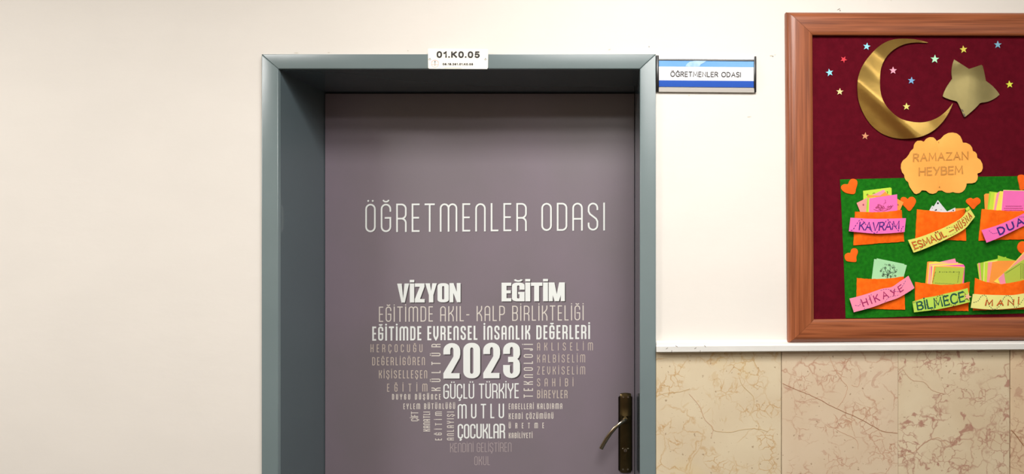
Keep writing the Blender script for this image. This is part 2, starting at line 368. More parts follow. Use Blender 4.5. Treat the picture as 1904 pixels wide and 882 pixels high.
def ribbon(pts, hw, closed, capext=0.0, roundcap=False, lim=0.45):
    """polygons (lists of points) covering a stroke"""
    q = [pts[0]]
    for p in pts[1:]:
        if math.dist(p, q[-1]) > 1e-4: q.append(p)
    if closed and math.dist(q[0], q[-1]) < 1e-4: q.pop()
    n = len(q)
    if n < 2: return []
    def nrm(a, b):
        l = math.dist(a, b); return (-(b[1] - a[1]) / l, (b[0] - a[0]) / l)
    Lp, Rp = [], []
    for i in range(n):
        if closed: a, b = nrm(q[i - 1], q[i]), nrm(q[i], q[(i + 1) % n])
        else:
            a = nrm(q[i - 1], q[i]) if i else nrm(q[0], q[1])
            b = nrm(q[i], q[i + 1]) if i < n - 1 else a
        mx, my = a[0] + b[0], a[1] + b[1]; l = math.hypot(mx, my)
        if l < 1e-6: mx, my, l = a[0], a[1], 1
        mx /= l; my /= l
        k = hw / max(lim, mx * a[0] + my * a[1])
        x, y = q[i]
        if not closed and i in (0, n - 1) and capext:
            s = -1 if i == 0 else 1; tx, ty = a[1], -a[0]
            x += s * tx * capext; y += s * ty * capext
        Lp.append((x + mx * k, y + my * k)); Rp.append((x - mx * k, y - my * k))
    out = []
    for i in range(n if closed else n - 1):
        j = (i + 1) % n
        out.append([Lp[i], Lp[j], Rp[j], Rp[i]])
    if roundcap and not closed:
        for c in (q[0], q[-1]): out.append(arc(c[0], c[1], hw, hw, 0, 360, 8)[:-1])
    return out
def accents(kind, w, h, hw, bold=1.0):
    c = w / 2; up = h + hw * 2 + h * .075; r = max(hw * 1.15, h * .035)
    if kind == 'dots':
        o = max(h * .085, r * 1.5)
        return [arc(c - o, up, r, r, 0, 360, 10)[:-1], arc(c + o, up, r, r, 0, 360, 10)[:-1]]
    if kind == 'dot': return [arc(c, up, r, r, 0, 360, 10)[:-1]]
    if kind == 'breve': return ribbon(arc(c, up + h * .035, h * .10, h * .07, 180, 360), hw * .9, False)
    if kind == 'ced': return ribbon([(c, -hw), (c, -h * .07), (c + h * .07, -h * .11), (c + h * .03, -h * .17), (c - h * .06, -h * .17)], hw * .8, False)
    return []
def layout(text, font, H, W, wt, wscale=1.0, roundcap=False, gapmul=None):
    """polygons in a W x H box: letters keep their own width, tracking fills the box"""
    hw = wt / 2; h = H - wt; adv = []
    for ch in text:
        base, ac = ACC.get(ch, (ch, None))
        if font == 'cond': gw = CW.get(base, .37) * H * wscale
        else: gw = H_[base][0] * H * wscale
        gw = max(gw - wt, 0.0) if font == 'cond' else gw
        adv.append((base, ac, gw))
    total = sum(a[2] + wt for a in adv)
    gap = (W - total) / max(1, len(adv) - 1)
    x = 0; out = []
    for base, ac, gw in adv:
        polys = []
        if font == 'cond':
            for pl, cl in cond(base, gw, h): polys += ribbon(pl, hw, cl, hw if len(pl) > 1 and not cl else 0)
        else:
            for pl in H_[base][1]:
                pl = [(p[0] * gw, p[1] * h) for p in pl]
                if base in 'OC0GSU68' and len(pl) > 5: pl = smoothline(pl, 22)
                polys += ribbon(pl, hw, False, 0 if roundcap else hw * .6, roundcap, .8)
                if len(pl) > 2:
                    for c in pl[1:-1]: polys.append(arc(c[0], c[1], hw * .98, hw * .98, 0, 360, 8)[:-1])
        if ac: polys += accents(ac, gw, h, hw)
        for p in polys: out.append([(x + hw + a, hw + b) for a, b in p])
        x += gw + wt + gap
    return out
def put(name, polys, fn, m, parent, label=None):
    """polygons mapped by fn(x,y)->(px,py,d) and joined into one print"""
    bm = bmesh.new()
    for i, p in enumerate(polys):
        vs = []
        for a, b in p:
            x, y, d = fn(a, b); v = P(x, y, d); v.y -= (i % 60) * 3e-6; vs.append(bm.verts.new(v))
        try: f = bm.faces.new(vs)
        except ValueError: continue
    bm.normal_update()
    for f in bm.faces:
        if f.normal.y > 0: f.normal_flip()
    o = link(name, bm, m, parent)
    if label: o['label'] = label
    if name in ('print', 'dashed_line'): o['kind'] = 'stuff'   # marks too small to pick apart
    return o

# ================================================================== THE SETTING
WT = 0.30
OX0, OX1, OZ = -0.8136, 0.0944, 2.0455      # clear opening inside the frame
CASE = 0.012
DB = -0.236                                  # door face, behind the wall plane
CX0 = P(486, 0, CASE).x; CX1 = P(1219.5, 0, CASE).x; CZ = P(0, 100.5, CASE).z
RX0, RX1, RY = -4.6, 4.6, -3.6
bm = bmesh.new()
hx0, hx1, hz = OX0 - 0.02, OX1 + 0.02, OZ + 0.02
for (a, b_, z0, z1) in ((RX0, hx0, 0, CEIL), (hx0, hx1, hz, CEIL), (hx1, RX1, 0, CEIL)):
    box(bm, a, b_, 0, WT, z0, z1)
wall = structure(link('wall_front', bm, M['plaster']))
wall['label'] = 'cream painted plaster wall of the corridor'
bm = bmesh.new(); box(bm, RX0, RX1, RY, WT, -0.1, 0); structure(link('floor', bm, M['floor']))
bm = bmesh.new(); box(bm, RX0, RX1, RY, WT, CEIL, CEIL + .1); structure(link('ceiling', bm, M['ceiling']))
WX0, WX1, WZ0, WZ1 = 2.9, 4.3, 1.45, 2.45
bm = bmesh.new()
for (a, b_, z0, z1) in ((RX0, WX0, 1.35, CEIL), (WX1, RX1, 1.35, CEIL), (WX0, WX1, 1.35, WZ0), (WX0, WX1, WZ1, CEIL)): box(bm, a, b_, RY - .12, RY, z0, z1)
wb = structure(link('wall_back', bm, M['backwall']))
bm = bmesh.new(); box(bm, RX0, RX1, RY - .12, RY + .02, 0, 1.35); link('dado', bm, M['dado'], wb)  # unseen brown lower wall, added for dark reflections in the gold foil
d2 = structure(empty('door_2'))  # unseen brown door, added for the dark reflection in the moon foil
bm = bmesh.new(); box(bm, 1.05, 2.05, RY + .02, RY + .06, 0.0, 2.12, .003); link('door_leaf', bm, mat('dark_brown_door', (96, 52, 26), .45), d2)
for z0, z1 in ((.25, .95), (1.1, 1.95)):
    bm = bmesh.new(); box(bm, 1.2, 1.9, RY + .06, RY + .07, z0, z1, .003); link('door_panel', bm, mat('brown_panel', (110, 62, 32), .45), d2)
bm = bmesh.new(); box(bm, 1.12, 1.17, RY + .06, RY + .12, 1.0, 1.04, .004); link('door_handle', bm, M['steel'], d2)
win = structure(empty('window_1'))  # unseen window, added as a bright reflection for the foil
bm = bmesh.new()
for (a, b_, z0, z1) in ((WX0, WX0 + .05, WZ0, WZ1), (WX1 - .05, WX1, WZ0, WZ1), (WX0 + .05, WX1 - .05, WZ0, WZ0 + .05), (WX0 + .05, WX1 - .05, WZ1 - .05, WZ1), (3.575, 3.625, WZ0 + .05, WZ1 - .05)): box(bm, a, b_, RY - .1, RY - .03, z0, z1)
link('window_frame', bm, M['rail'], win)
bm = bmesh.new(); box(bm, RX0 - .1, RX0, RY, WT, 0, CEIL); structure(link('wall_left', bm, M['backwall']))
bm = bmesh.new(); box(bm, RX1, RX1 + .1, RY, WT, 0, CEIL); structure(link('wall_right', bm, M['backwall']))

# wall flaws: old nail holes, chips and scratches in the plaster
M['flaw'] = mat('plaster_flaw', (190, 182, 168), 0.9); M['flaw_dark'] = mat('nail_hole', (110, 100, 90), 0.9)
def flaw(px, py, w, h, dark=False, ang=0):
    rr = random.Random(int(px * 7 + py))
    pts = []
    for i in range(9):
        a = i / 9 * 2 * math.pi; k = .7 + rr.random() * .5
        x, y = math.cos(a) * w * k, math.sin(a) * h * k
        pts.append((px + x * math.cos(ang) - y * math.sin(ang), py + x * math.sin(ang) + y * math.cos(ang)))
    slab('nail_hole' if dark else 'plaster_chip', pts, 0, 0.0003, M['flaw_dark' if dark else 'flaw'], wall)
for f in ((1437, 105, 1.6, .9, True, 0), (1434, 104, 3.2, 1.2, False, 0), (1559, 17.5, 3.6, .6, True, -.5), (1562, 19.5, .8, 1.8, True, 0), (1207, 87, .8, 1, True, 0),
          (1133, 92.5, 3, .8, False, -.4), (1281, 177.5, 1.8, .9, False, 0), (1393, 217.5, 4.2, .9, False, -.1), (758.6, 94.5, 1.2, .9, False, 0),
          (1441, 102, 1.2, .7, False, 0), (1657, 1.2, 1.5, .6, False, 0), (550, 98.5, 5, .8, False, 0), (611, 98, 2.6, .7, False, 0)):
    flaw(*f)

# marble wainscot: one slab per tile, joints left open over yellow grout
TILE_D = 0.010
rail_bot = lambda px: 656 - (px - 1220) * 5.0 / 684
bm = bmesh.new(); box(bm, CX1, RX1, -0.003, 0, 0.0, ZC - (652 - VY) * K)
link('grout_bed', bm, M['grout'], wall)
edges_px = [1219.8, 1453, 1670, 1878, 2096, 2313]
xs = [(p - VX) * K * (D - TILE_D) / D for p in edges_px]
while xs[-1] < RX1 - 0.35: xs.append(xs[-1] + 0.295)
ztop = ZC - (654 - VY) * K
rows = [(ztop - 0.58, ztop + 0.012), (0.10, ztop - 0.584)]
gaps = {1: .0016, 2: .0006, 3: .0028}
tiles = []
for i in range(len(xs) - 1):
    for r, (z0, z1) in enumerate(rows):
        g0 = gaps.get(i, .0014) / 2 if i else 0.0; g1 = gaps.get(i + 1, .0014) / 2
        bm = bmesh.new(); box(bm, xs[i] + g0, xs[i + 1] - g1, -TILE_D - random.uniform(0, .0006), -0.0005, z0, z1, 0.0006, 1)
        t = link('marble_tile', bm, MARBLE[i % 4 if r == 0 else (i + 2) % 4], wall); tiles.append(t)
bm = bmesh.new(); box(bm, CX1, RX1, -0.016, 0, 0, 0.099, 0.002); structure(link('baseboard_right', bm, MARBLE[0]))
bm = bmesh.new(); box(bm, RX0, CX0, -0.014, 0, 0, 0.099, 0.002); structure(link('baseboard_left', bm, MARBLE[0]))
# natural cracks in the stone
def crack(pts, wt, m=None, d=TILE_D + .0009):
    pl = []
    rr = random.Random(int(pts[0][0]))
    q = smoothline(pts, 40)
    q = [(x + rr.uniform(-.5, .5), y + rr.uniform(-.5, .5)) for x, y in q]
    put('stone_crack', ribbon(q, wt / 2, False), lambda a, b: (a, b, d), m or M['crack'], wall)
c7 = lambda p: fromcrop(p, 1904 / 704, 1200, 600)
M['crack_soft'] = mat('rose_vein', (190, 146, 118), 0.6); M['crack_gold'] = mat('gold_vein', (192, 160, 108), 0.6)
crack(c7([(690, 308), (760, 338), (850, 375), (930, 418), (1000, 450), (1080, 486), (1150, 525), (1200, 550), (1268, 556)]), .9)
crack(c7([(925, 170), (950, 230), (985, 290), (1015, 325), (1000, 380), (965, 430)]), .7, M['crack_soft'])
crack(c7([(1065, 215), (1080, 260), (1070, 320), (1035, 315)]), .6, M['crack_soft'])
crack(c7([(1840, 540), (1870, 575), (1895, 610), (1930, 650)]), 1.1)
crack(c7([(55, 370), (110, 355), (170, 350), (220, 335)]), .5, M['crack_gold'])
crack(c7([(330, 520), (350, 545), (420, 552), (500, 538), (560, 535), (620, 550)]), .5, M['crack_gold'])
crack(c7([(470, 270), (490, 320), (540, 370), (545, 420), (520, 470)]), .5, M['crack_gold'])
crack(c7([(960, 470), (955, 530), (1000, 560), (1060, 590), (1070, 640)]), .6, M['crack_soft'])
crack(c7([(220, 360), (270, 420), (300, 490), (340, 530), (330, 580)]), .6, M['crack_soft'])
crack(c7([(1290, 230), (1340, 290), (1400, 300), (1440, 340), (1500, 360)]), .6, M['crack_soft'])
crack(c7([(1275, 670), (1340, 660), (1400, 610), (1470, 580), (1520, 620)]), .6, M['crack_soft'])

# chair rail (slightly out of level, as in the corridor)
RD = 0.030
def railpt(px, py, d): return P(px, py, d)
bm = bmesh.new()
prof = []
XE = 1220 + 4800
sec = lambda px: [(-.001, 656.6), (RD - .004, 656.2), (RD, 654.8), (RD, 645), (RD - .003, 642.3), (RD - .009, 640.8), (.004, 637.6), (-.001, 634.0)]
ring = []
for px in (1220.3, 2700):
    off = -(px - 1220) * 5.0 / 684
    ring.append([bm.verts.new(P(px, y + off, max(d, -.0))) for d, y in sec(px)])
n = len(ring[0])
for i in range(n):
    j = (i + 1) % n; bm.faces.new((ring[0][i], ring[0][j], ring[1][j], ring[1][i]))
bm.faces.new(ring[0]); bm.faces.new(list(reversed(ring[1])))
bmesh.ops.recalc_face_normals(bm, faces=bm.faces[:])
rail = structure(link('trim_2', bm, M['rail'])); rail['label'] = 'off white chair rail above the marble tiles'
for (x, y, a) in ((1240, 648.3, -.6), (1293, 648, -.6), (1249, 654, -1.5), (1302, 654, -1.5), (1258, 644.4, .5), (1311, 644.2, .8)):
    q = [(x - 2.2 * math.cos(a), y - 2.2 * math.sin(a)), (x + 2.2 * math.cos(a), y + 2.2 * math.sin(a))]
    put('scratch', ribbon(q, .45, False), lambda p, r: (p, r, RD + .0004), M['flaw_dark'], rail)

# door frame: mitred casing on the wall, jambs lining the recess
frame = structure(empty('trim_1')); frame['label'] = 'grey blue painted metal door frame with deep reveal'
def prism(name, pts, y0, y1, m, parent, bev=0.0):
    bm = bmesh.new()
    f = [bm.verts.new((x, y0, z)) for x, z in pts]; face = bm.faces.new(f)
    r = bmesh.ops.extrude_face_region(bm, geom=[face])
    for v in r['geom']:
        if isinstance(v, bmesh.types.BMVert): v.co.y = y1
    bmesh.ops.recalc_face_normals(bm, faces=bm.faces[:])
    if bev: bmesh.ops.bevel(bm, geom=[e for e in bm.edges if all(abs(v.co.y - min(y0, y1)) < 1e-6 for v in e.verts)], offset=bev, segments=3, affect='EDGES', profile=0.5)
    o = link(name, bm, m, parent)
    for p in o.data.polygons: p.use_smooth = True
    sharp(o, 50)
    return o
g = .0001
prism('casing', [(CX0, .0), (OX0, .0), (OX0, OZ - g), (CX0, CZ - g)], -CASE, 0.0, M['grey'], frame, .0022)
prism('casing', [(OX1, .0), (CX1, .0), (CX1, CZ - g), (OX1, OZ - g)], -CASE, 0.0, M['grey'], frame, .0022)
prism('casing', [(OX0, OZ), (OX1, OZ), (CX1, CZ), (CX0, CZ)], -CASE, 0.0, M['grey'], frame, .0022)
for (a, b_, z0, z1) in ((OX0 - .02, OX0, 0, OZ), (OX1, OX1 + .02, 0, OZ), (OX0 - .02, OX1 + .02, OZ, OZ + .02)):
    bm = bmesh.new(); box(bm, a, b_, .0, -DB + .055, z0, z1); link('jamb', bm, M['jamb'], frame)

# the door leaf with its printed cover
door = structure(empty('door_1')); door['label'] = 'closed door covered in purple grey vinyl with white lettering'
bm = bmesh.new(); box(bm, OX0 + .0012, OX1 - .0006, -DB, -DB + .042, .006, OZ - .003, .0012, 1)
leaf = link('door_leaf', bm, M['vinyl'], door)
bm = bmesh.new(); box(bm, OX0, OX1, -DB + .043, -DB + .05, .0, OZ)
link('door_stop', bm, M['gap'], frame)  # dark sheet behind the leaf, shade of the gap put into its colour
DT = DB + 0.0004
def line(text, x0, yt0, yb0, x1, yt1, yb1, wt, m, font='cond', d=DT, wscale=1.0, parent=door, shadow=None, roundcap=False, polys=None, label=None, nm='lettering'):
    H = ((yb0 - yt0) + (yb1 - yt1)) / 2; W = x1 - x0
    pl = polys or layout(text, font, H, W, wt, wscale, roundcap)
    def fn(a, b, ox=0, oy=0, dd=0):
        t = a / W; h = (yb0 - yt0) * (1 - t) + (yb1 - yt1) * t
        return (x0 + a + ox, yb0 * (1 - t) + yb1 * t - b / H * h + oy, d - dd)
    if shadow: put('printed_shadow', pl, lambda a, b: fn(a, b, shadow[0], shadow[1], .0002), M[shadow[2]], parent)
    return put(nm, pl, fn, M[m], parent, label)
def up(text, xl, xr, yb, yt, wt, m, parent=door, d=DT):
    H = xr - xl; W = yb - yt
    return put('lettering', layout(text, 'cond', H, W, wt), lambda a, b: (xr - b, yb - a, d), M[m], parent)

line('ÖĞRETMENLER ODASI', 679.2, 379.2, 432.2, 1124.8, 377, 428.8, 3.1, 'ink_white', shadow=(1.0, 1.0, 'ink_softshadow'))
line('EĞİTİMDE AKIL- KALP BİRLİKTELİĞİ', 704.6, 570.6, 599, 1085.2, 568, 596, 1.9, 'ink_cream')
line('EĞİTİMDE EVRENSEL İNSANLIK DEĞERLERİ', 692.1, 607.6, 634, 1097, 604.5, 630.8, 3.2, 'ink_white')
line('HERÇOCUĞU', 689, 640.6, 655.4, 785.4, 640.6, 655.4, 1.35, 'ink_dim')
line('DEĞERLİGÖREN', 692, 664.7, 679.8, 790, 664.4, 679.4, 1.4, 'ink_dim')
line('KİŞİSELLEŞEN', 704.6, 689, 704, 794.3, 689, 704, 1.4, 'ink_dim')
line('EĞİTİM', 719.8, 714, 728.9, 794.6, 713.7, 728.4, 1.35, 'ink_dim')
line('DUYGU DÜŞÜNCE', 729, 733.2, 743.6, 819.2, 733.2, 743.5, 1.4, 'ink_cream')
line('GÜÇLÜ TÜRKİYE', 824.4, 714.4, 742.2, 964.5, 713, 741.0, 2.3, 'ink_white')
line('AKLISELİM', 998.8, 637.6, 652.2, 1102.3, 637.2, 651.9, 1.25, 'ink_dim')
line('KALBİSELİM', 998.8, 659.8, 674.6, 1088, 659.6, 674.2, 1.25, 'ink_dim')
line('ZEVKİSELİM', 998.8, 682, 696.9, 1088, 681.8, 696.6, 1.25, 'ink_dim')
line('SAHİBİ', 998.8, 704, 718.9, 1066, 704, 718.8, 1.25, 'ink_dim')
line('BİREYLER', 998.8, 726, 741, 1055, 726, 741, 1.4, 'ink_dim')
line('EYLEM BÜTÜNLÜĞÜ', 750, 750.9, 761.4, 846.2, 750.4, 761, 1.3, 'ink_cream')
line('MUTLU', 851, 751.9, 778.9, 937.2, 751, 778, 2.5, 'ink_white')
line('ÇOCUKLAR', 851, 789, 816.2, 939, 788.3, 815.6, 2.7, 'ink_white')
line('ENGELLERİ KALDIRMA', 945.9, 750.8, 761.6, 1045.5, 750.5, 761, 1.3, 'ink_cream')
line('KENDİ ÇÖZÜMÜNÜ', 945.9, 769, 779.8, 1029, 768.8, 779.2, 1.3, 'ink_cream')
line('ÜRETME', 945.9, 787, 797.3, 1011.4, 786.4, 796.8, 1.3, 'ink_cream')
line('KABİLİYETİ', 945.9, 805.3, 815.5, 990, 805, 815.2, 1.3, 'ink_cream')
line('KENDİNİ GELİŞTİREN', 837, 824.5, 841.6, 951, 823.4, 840.6, 1.05, 'ink_faint')
line('OKUL', 882, 849, 865.6, 911, 848.8, 865.3, 1.05, 'ink_faint')
up('KÜLTÜR', 802.2, 819.2, 727.3, 639.9, 1.75, 'ink_cream')
up('TEKNOLOJİ', 973.7, 991, 740.2, 639.9, 1.75, 'ink_cream')
up('ÇİFT', 764.3, 777.6, 783.8, 765.9, 1.35, 'ink_cream')
up('KANATLI', 787, 799.7, 802.8, 765.9, 1.45, 'ink_cream')
up('EĞİTİM', 809.1, 821.7, 819.3, 765.9, 1.35, 'ink_cream')
up('ANLAYIŞI', 831, 844, 819.3, 765.9, 1.35, 'ink_cream')

# heavy condensed capitals and numerals, as polygons in a unit-height box
def ov(w, h, rx, ry, x=0, y=0, n=7):   # rounded box outline
    return arc(x + w - rx, y + h - ry, rx, ry, 0, 90, n) + arc(x + rx, y + h - ry, rx, ry, 90, 180, n) + arc(x + rx, y + ry, rx, ry, 180, 270, n) + arc(x + w - rx, y + ry, rx, ry, 270, 360, n)
def hollow(outer, inner):
    n = len(outer); return [[outer[i], outer[(i + 1) % n], inner[(i + 1) % n], inner[i]] for i in range(n)]
def rect(x0, y0, x1, y1): return [(x0, y0), (x1, y0), (x1, y1), (x0, y1)]
def heavy(ch):
    s = .21
    if ch == 'V': return .56, [[(0, 1), (.2, 0), (.28, 0), (.28, .22), (.215, 1)], [(.28, 0), (.36, 0), (.56, 1), (.345, 1), (.28, .22)]]
    if ch == 'I': return s, [rect(0, 0, s, 1)]
    if ch == 'Z': return .46, [rect(0, .82, .45, 1), rect(0, 0, .46, .18), [(.23, .82), (.45, .82), (.24, .18), (0, .18)]]
    if ch == 'Y': return .54, [[(0, 1), (.165, .38), (.27, .38), (.27, .6), (.215, 1)], [(.27, .38), (.375, .38), (.54, 1), (.325, 1), (.27, .6)], rect(.165, 0, .375, .39)]
    if ch == 'O': return .53, hollow(ov(.53, 1, .22, .15), ov(.10, .70, .05, .05, .215, .15))
    if ch == 'N': return .52, [rect(0, 0, .18, 1), rect(.34, 0, .52, 1), [(.0, 1), (.19, 1), (.52, 0), (.35, 0)]]
    if ch == 'E': return .41, [rect(0, 0, s, 1), rect(s, .83, .41, 1), rect(s, 0, .41, .17), rect(s, .43, .39, .59)]
    if ch == 'T': return .48, [rect(0, .82, .48, 1), rect(.135, 0, .345, .82)]
    if ch == 'M': return .68, [rect(0, 0, .17, 1), rect(.51, 0, .68, 1), [(0, 1), (.24, 1), (.36, .25), (.36, 0), (.25, 0)], [(.68, 1), (.44, 1), (.32, .25), (.32, 0), (.43, 0)]]
    if ch == 'G':
        o, i = ov(.53, 1, .22, .15), ov(.10, .70, .05, .05, .215, .15)
        ps = [p for p in hollow(o, i) if not (min(q[0] for q in p) > .25 and .5 < sum(q[1] for q in p) / 4 < .62)]
        ps = []
        # left bowl, then terminals
        L_ = [k for k in range(len(o))]
        ps = [[o[k], o[k + 1], i[k + 1], i[k]] for k in range(0, len(o) - 1)]
        ps = [p for p in ps if max(abs(p[0][1] - p[1][1]), 0) < .45 or p[0][0] < .2]
        ps += [rect(.315, .62, .53, .87), rect(.315, .0, .53, .5), rect(.26, .38, .40, .5)]
        return .53, ps
    if ch == '0': return .48, hollow(ov(.48, 1, .22, .20), ov(.088, .74, .044, .05, .196, .13))
    if ch == '2':
        top = arc(.24, .79, .24, .21, 180, 0, 10)
        inn = arc(.24, .80, .045, .075, 180, 0, 10)
        ps = [[top[k], top[k + 1], inn[k + 1], inn[k]] for k in range(10)]
        ps += [rect(0, .68, .195, .79), [(0, .79), (.195, .79), (.195, .80), (0, .79)], [(.48, .79), (.48, .68), (.46, .58), (.285, .62), (.285, .80)], [(.46, .58), (.285, .62), (0, .15), (.215, .15)],
               rect(0, 0, .46, .15)]
        return .48, ps
    if ch == '3':
        top = arc(.24, .79, .24, .21, 180, 0, 10); it = arc(.24, .80, .045, .075, 180, 0, 10)
        bot = arc(.24, .21, .24, .21, 180, 360, 10); ib = arc(.24, .20, .045, .075, 180, 360, 10)
        ps = [[top[k], top[k + 1], it[k + 1], it[k]] for k in range(10)] + [[bot[k], bot[k + 1], ib[k + 1], ib[k]] for k in range(10)]
        ps += [rect(0, .68, .195, .80), rect(0, .20, .195, .37), [(.285, .80), (.48, .79), (.48, .66), (.44, .57), (.40, .54), (.285, .60)], [(.285, .20), (.48, .21), (.48, .41), (.45, .49), (.40, .54), (.285, .45)],
               [(.14, .45), (.30, .45), (.41, .53), (.41, .55), (.30, .60), (.14, .60)]]
        return .48, ps
def heavyline(text, x0, yt0, yb0, x1, yt1, yb1, gap=.03, sh=(1.7, 1.7)):
    H = ((yb0 - yt0) + (yb1 - yt1)) / 2; W = x1 - x0; x = 0; pl = []
    for ch in text:
        b, ac = ACC.get(ch, (ch, None)); w_, ps = heavy(b)
        ps = list(ps)
        if ac == 'dot': ps.append(rect(0, 1.06, .21, 1.19))
        if ac == 'breve': ps += ribbon(arc(w_ / 2, 1.17, .14, .085, 180, 360), .045, False)
        pl += [[(x + p[0], p[1]) for p in q] for q in ps]
        x += w_ + gap
    tw = x - gap; k = W / tw
    pl = [[(a * k, b * H) for a, b in q] for q in pl]
    line('', x0, yt0, yb0, x1, yt1, yb1, 1, 'ink_white', polys=pl, shadow=(sh[0], sh[1], 'ink_shadow'))
heavyline('VİZYON', 738.4, 527.7, 563.0, 856.4, 526.6, 562.4)
heavyline('EĞİTİM', 932.6, 526.0, 560.8, 1050.2, 525.4, 560.3)
heavyline('2023', 824.4, 638.4, 704.4, 967, 637.0, 703.6, gap=.085, sh=(2.2, 1.9))

# door furniture, parts of the door
HD = DB
plate = slab('lock_plate', [(1149.8, 739), (1152.6, 737), (1172.6, 737), (1175.6, 739), (1175.6, 874.5), (1172.6, 876.5), (1152.6, 876.5), (1149.8, 874.5)], HD, .004, M['bronze_dark'], door)
plate['label'] = 'dark bronze long lock plate'
top = [(1153.6, 734.5)] + [(1163.2 - 9.6 * math.cos(math.radians(a)), 733.6 - 2.6 * math.sin(math.radians(a))) for a in range(0, 181, 20)] + [(1172.8, 734.5)]
bot = [(1172.8, 877)] + [(1163.2 + 9.6 * math.cos(math.radians(a)), 878 + 2.4 * math.sin(math.radians(a))) for a in range(0, 181, 20)] + [(1153.6, 877)]
prof = [(731, .0035), (733.5, .0075), (740, .0092), (755, .0095), (766, .0105), (771, .0125), (774.5, .0135), (776, .0105), (778, .0095), (830, .0095), (868, .0092), (876, .0080), (880, .0035)]
grid = []
for y, d in prof:
    row = []
    for j in range(9):
        u = j / 8; e = 1 - (2 * u - 1) ** 4
        x = 1153.2 + 20 * u
        yy = y + (1.6 * (2 * u - 1) ** 2 if y < 734 else (-1.6 * (2 * u - 1) ** 2 if y > 876 else 0))
        row.append((x, yy, HD + .003 + (d - .003) * (.55 + .45 * e)))
    grid.append(row)
cover = sheet('plate_cover', grid, .002, M['bronze'], plate)
for x, y in ((1159, 738.8), (1168, 738.8), (1158.4, 873.2), (1167.4, 873.2)):
    bm = bmesh.new(); cyl(bm, P(x, y, HD + .0112), .0021, .002, n=14, r2=.0028); link('screw', bm, M['steel'], plate)
bm = bmesh.new(); cyl(bm, P(1162.4, 781.5, HD + .022), .0088, .026, n=28)
bmesh.ops.bevel(bm, geom=bm.edges[:], offset=.001, segments=2, affect='EDGES')
link('lever_collar', bm, M['bronze'], plate, smooth=True)
# key cylinder
bm = bmesh.new(); cyl(bm, P(1162.6, 838, HD + .012), .0078, .008, n=24)
c0 = P(1162.6, 847.5, HD + .012); box(bm, c0.x - .0042, c0.x + .0042, c0.y - .004, c0.y + .004, c0.z - .0115, c0.z + .011, .0015)
kc = link('key_cylinder', bm, M['bronze'], plate)
bm = bmesh.new(); cyl(bm, P(1162.8, 838, HD + .0165), .0048, .002, n=20); link('cylinder_plug', bm, M['steel'], plate)
bm = bmesh.new(); c0 = P(1162.8, 839.5, HD + .0182); box(bm, c0.x - .0007, c0.x + .0007, c0.y - .0008, c0.y + .0008, c0.z - .0035, c0.z + .003); link('keyhole', bm, M['black'], plate)
bm = bmesh.new(); a = P(1156.6, 831.6, HD); b_ = P(1169, 832.8, HD); box(bm, a.x, b_.x, a.y - .0125, a.y - .008, b_.z, a.z, .0004, 1); link('cylinder_rim', bm, M['steel'], plate)
# lever: a bowed blade sweeping down to the left
path = [(1163.5, 780.5, .034, 3.4, .0042), (1158, 784.5, .043, 3.4, .0042), (1151, 789.5, .048, 3.6, .0040), (1143, 796.7, .050, 3.9, .0038), (1135.5, 805.4, .050, 4.2, .0036), (1128.5, 815.5, .049, 4.4, .0034), (1122.3, 825.8, .047, 4.4, .0033), (1117.4, 835, .045, 4.4, .0033)]
bm = bmesh.new(); rings = []
for i, (x, y, d, wd, th) in enumerate(path):
    a = path[max(0, i - 1)]; b_ = path[min(len(path) - 1, i + 1)]
    A, B = P(a[0], a[1], HD + a[2]), P(b_[0], b_[1], HD + b_[2]); T = (B - A).normalized()
    Nn = T.cross(Vector((0, 1, 0))).normalized(); Y = Nn.cross(T).normalized(); c0 = P(x, y, HD + d); r_ = wd * K
    # asymmetric section: sharp ridge towards the light, soft belly below
    rings.append([bm.verts.new(c0 + Nn * r_ * math.cos(t) * (1 if math.cos(t) > 0 else 1) + Y * th * math.sin(t) * (1.2 if math.sin(t) > 0 else .8)) for t in [k / 16 * 2 * math.pi for k in range(16)]])
for a, b_ in zip(rings, rings[1:]):
    for k in range(16): bm.faces.new((a[k], a[(k + 1) % 16], b_[(k + 1) % 16], b_[k]))
bm.faces.new(rings[0]); bm.faces.new(list(reversed(rings[-1])))
bmesh.ops.recalc_face_normals(bm, faces=bm.faces[:])
lv = link('lever_handle', bm, mat('worn_bronze', (176, 166, 146), 0.24, 1.0), plate, smooth=True); sharp(lv, 60)
lv['label'] = 'polished bowed lever handle'
# ================================================================== THINGS ON THE WALL
# white room-number plate
np_ = empty('room_number_plate'); tag(np_, 'small white plastic room number plate reading 01.K0.05 above the grey door frame', 'sign')
ND = CASE
po = [(795.6, 91)] + [(797, 90)] + [(906.5, 91), (907.6, 92)] + [(907.2, 126), (905.5, 128.4), (798, 127.9), (796, 126.4)]
slab('plate', po, ND, .0022, M['plate'], np_)
line('01.K0.05', 811.8, 95.1, 107.8, 892.2, 95.5, 108.1, 3.0, 'ink_dark', font='hand', d=ND + .0026, wscale=1.1, parent=np_)
line('06.18.261.01.K0.05', 823, 117.3, 121.4, 879.6, 117.5, 121.6, 1.15, 'ink_dark', font='hand', d=ND + .0026, wscale=1.0, parent=np_)
em = []
em += ribbon(arc(808.8, 118.6, 6.6, 6.9, 0, 360, 28), .32, True)
em += ribbon(arc(808.8, 118.0, 7.0, 6.0, 200, 340, 12), .5, False)
em += ribbon([(802.6, 120), (815, 120)], .35, False)
put('emblem', em, lambda a, b: (a, b, ND + .0026), M['ink_red'], np_)
put('emblem_torch', ribbon([(808.8, 122.5), (808.8, 115)], .35, False) + [arc(808.8, 114.6, .9, 1.3, 0, 360, 10)[:-1]], lambda a, b: (a, b, ND + .0027), M['ink_dark'], np_)
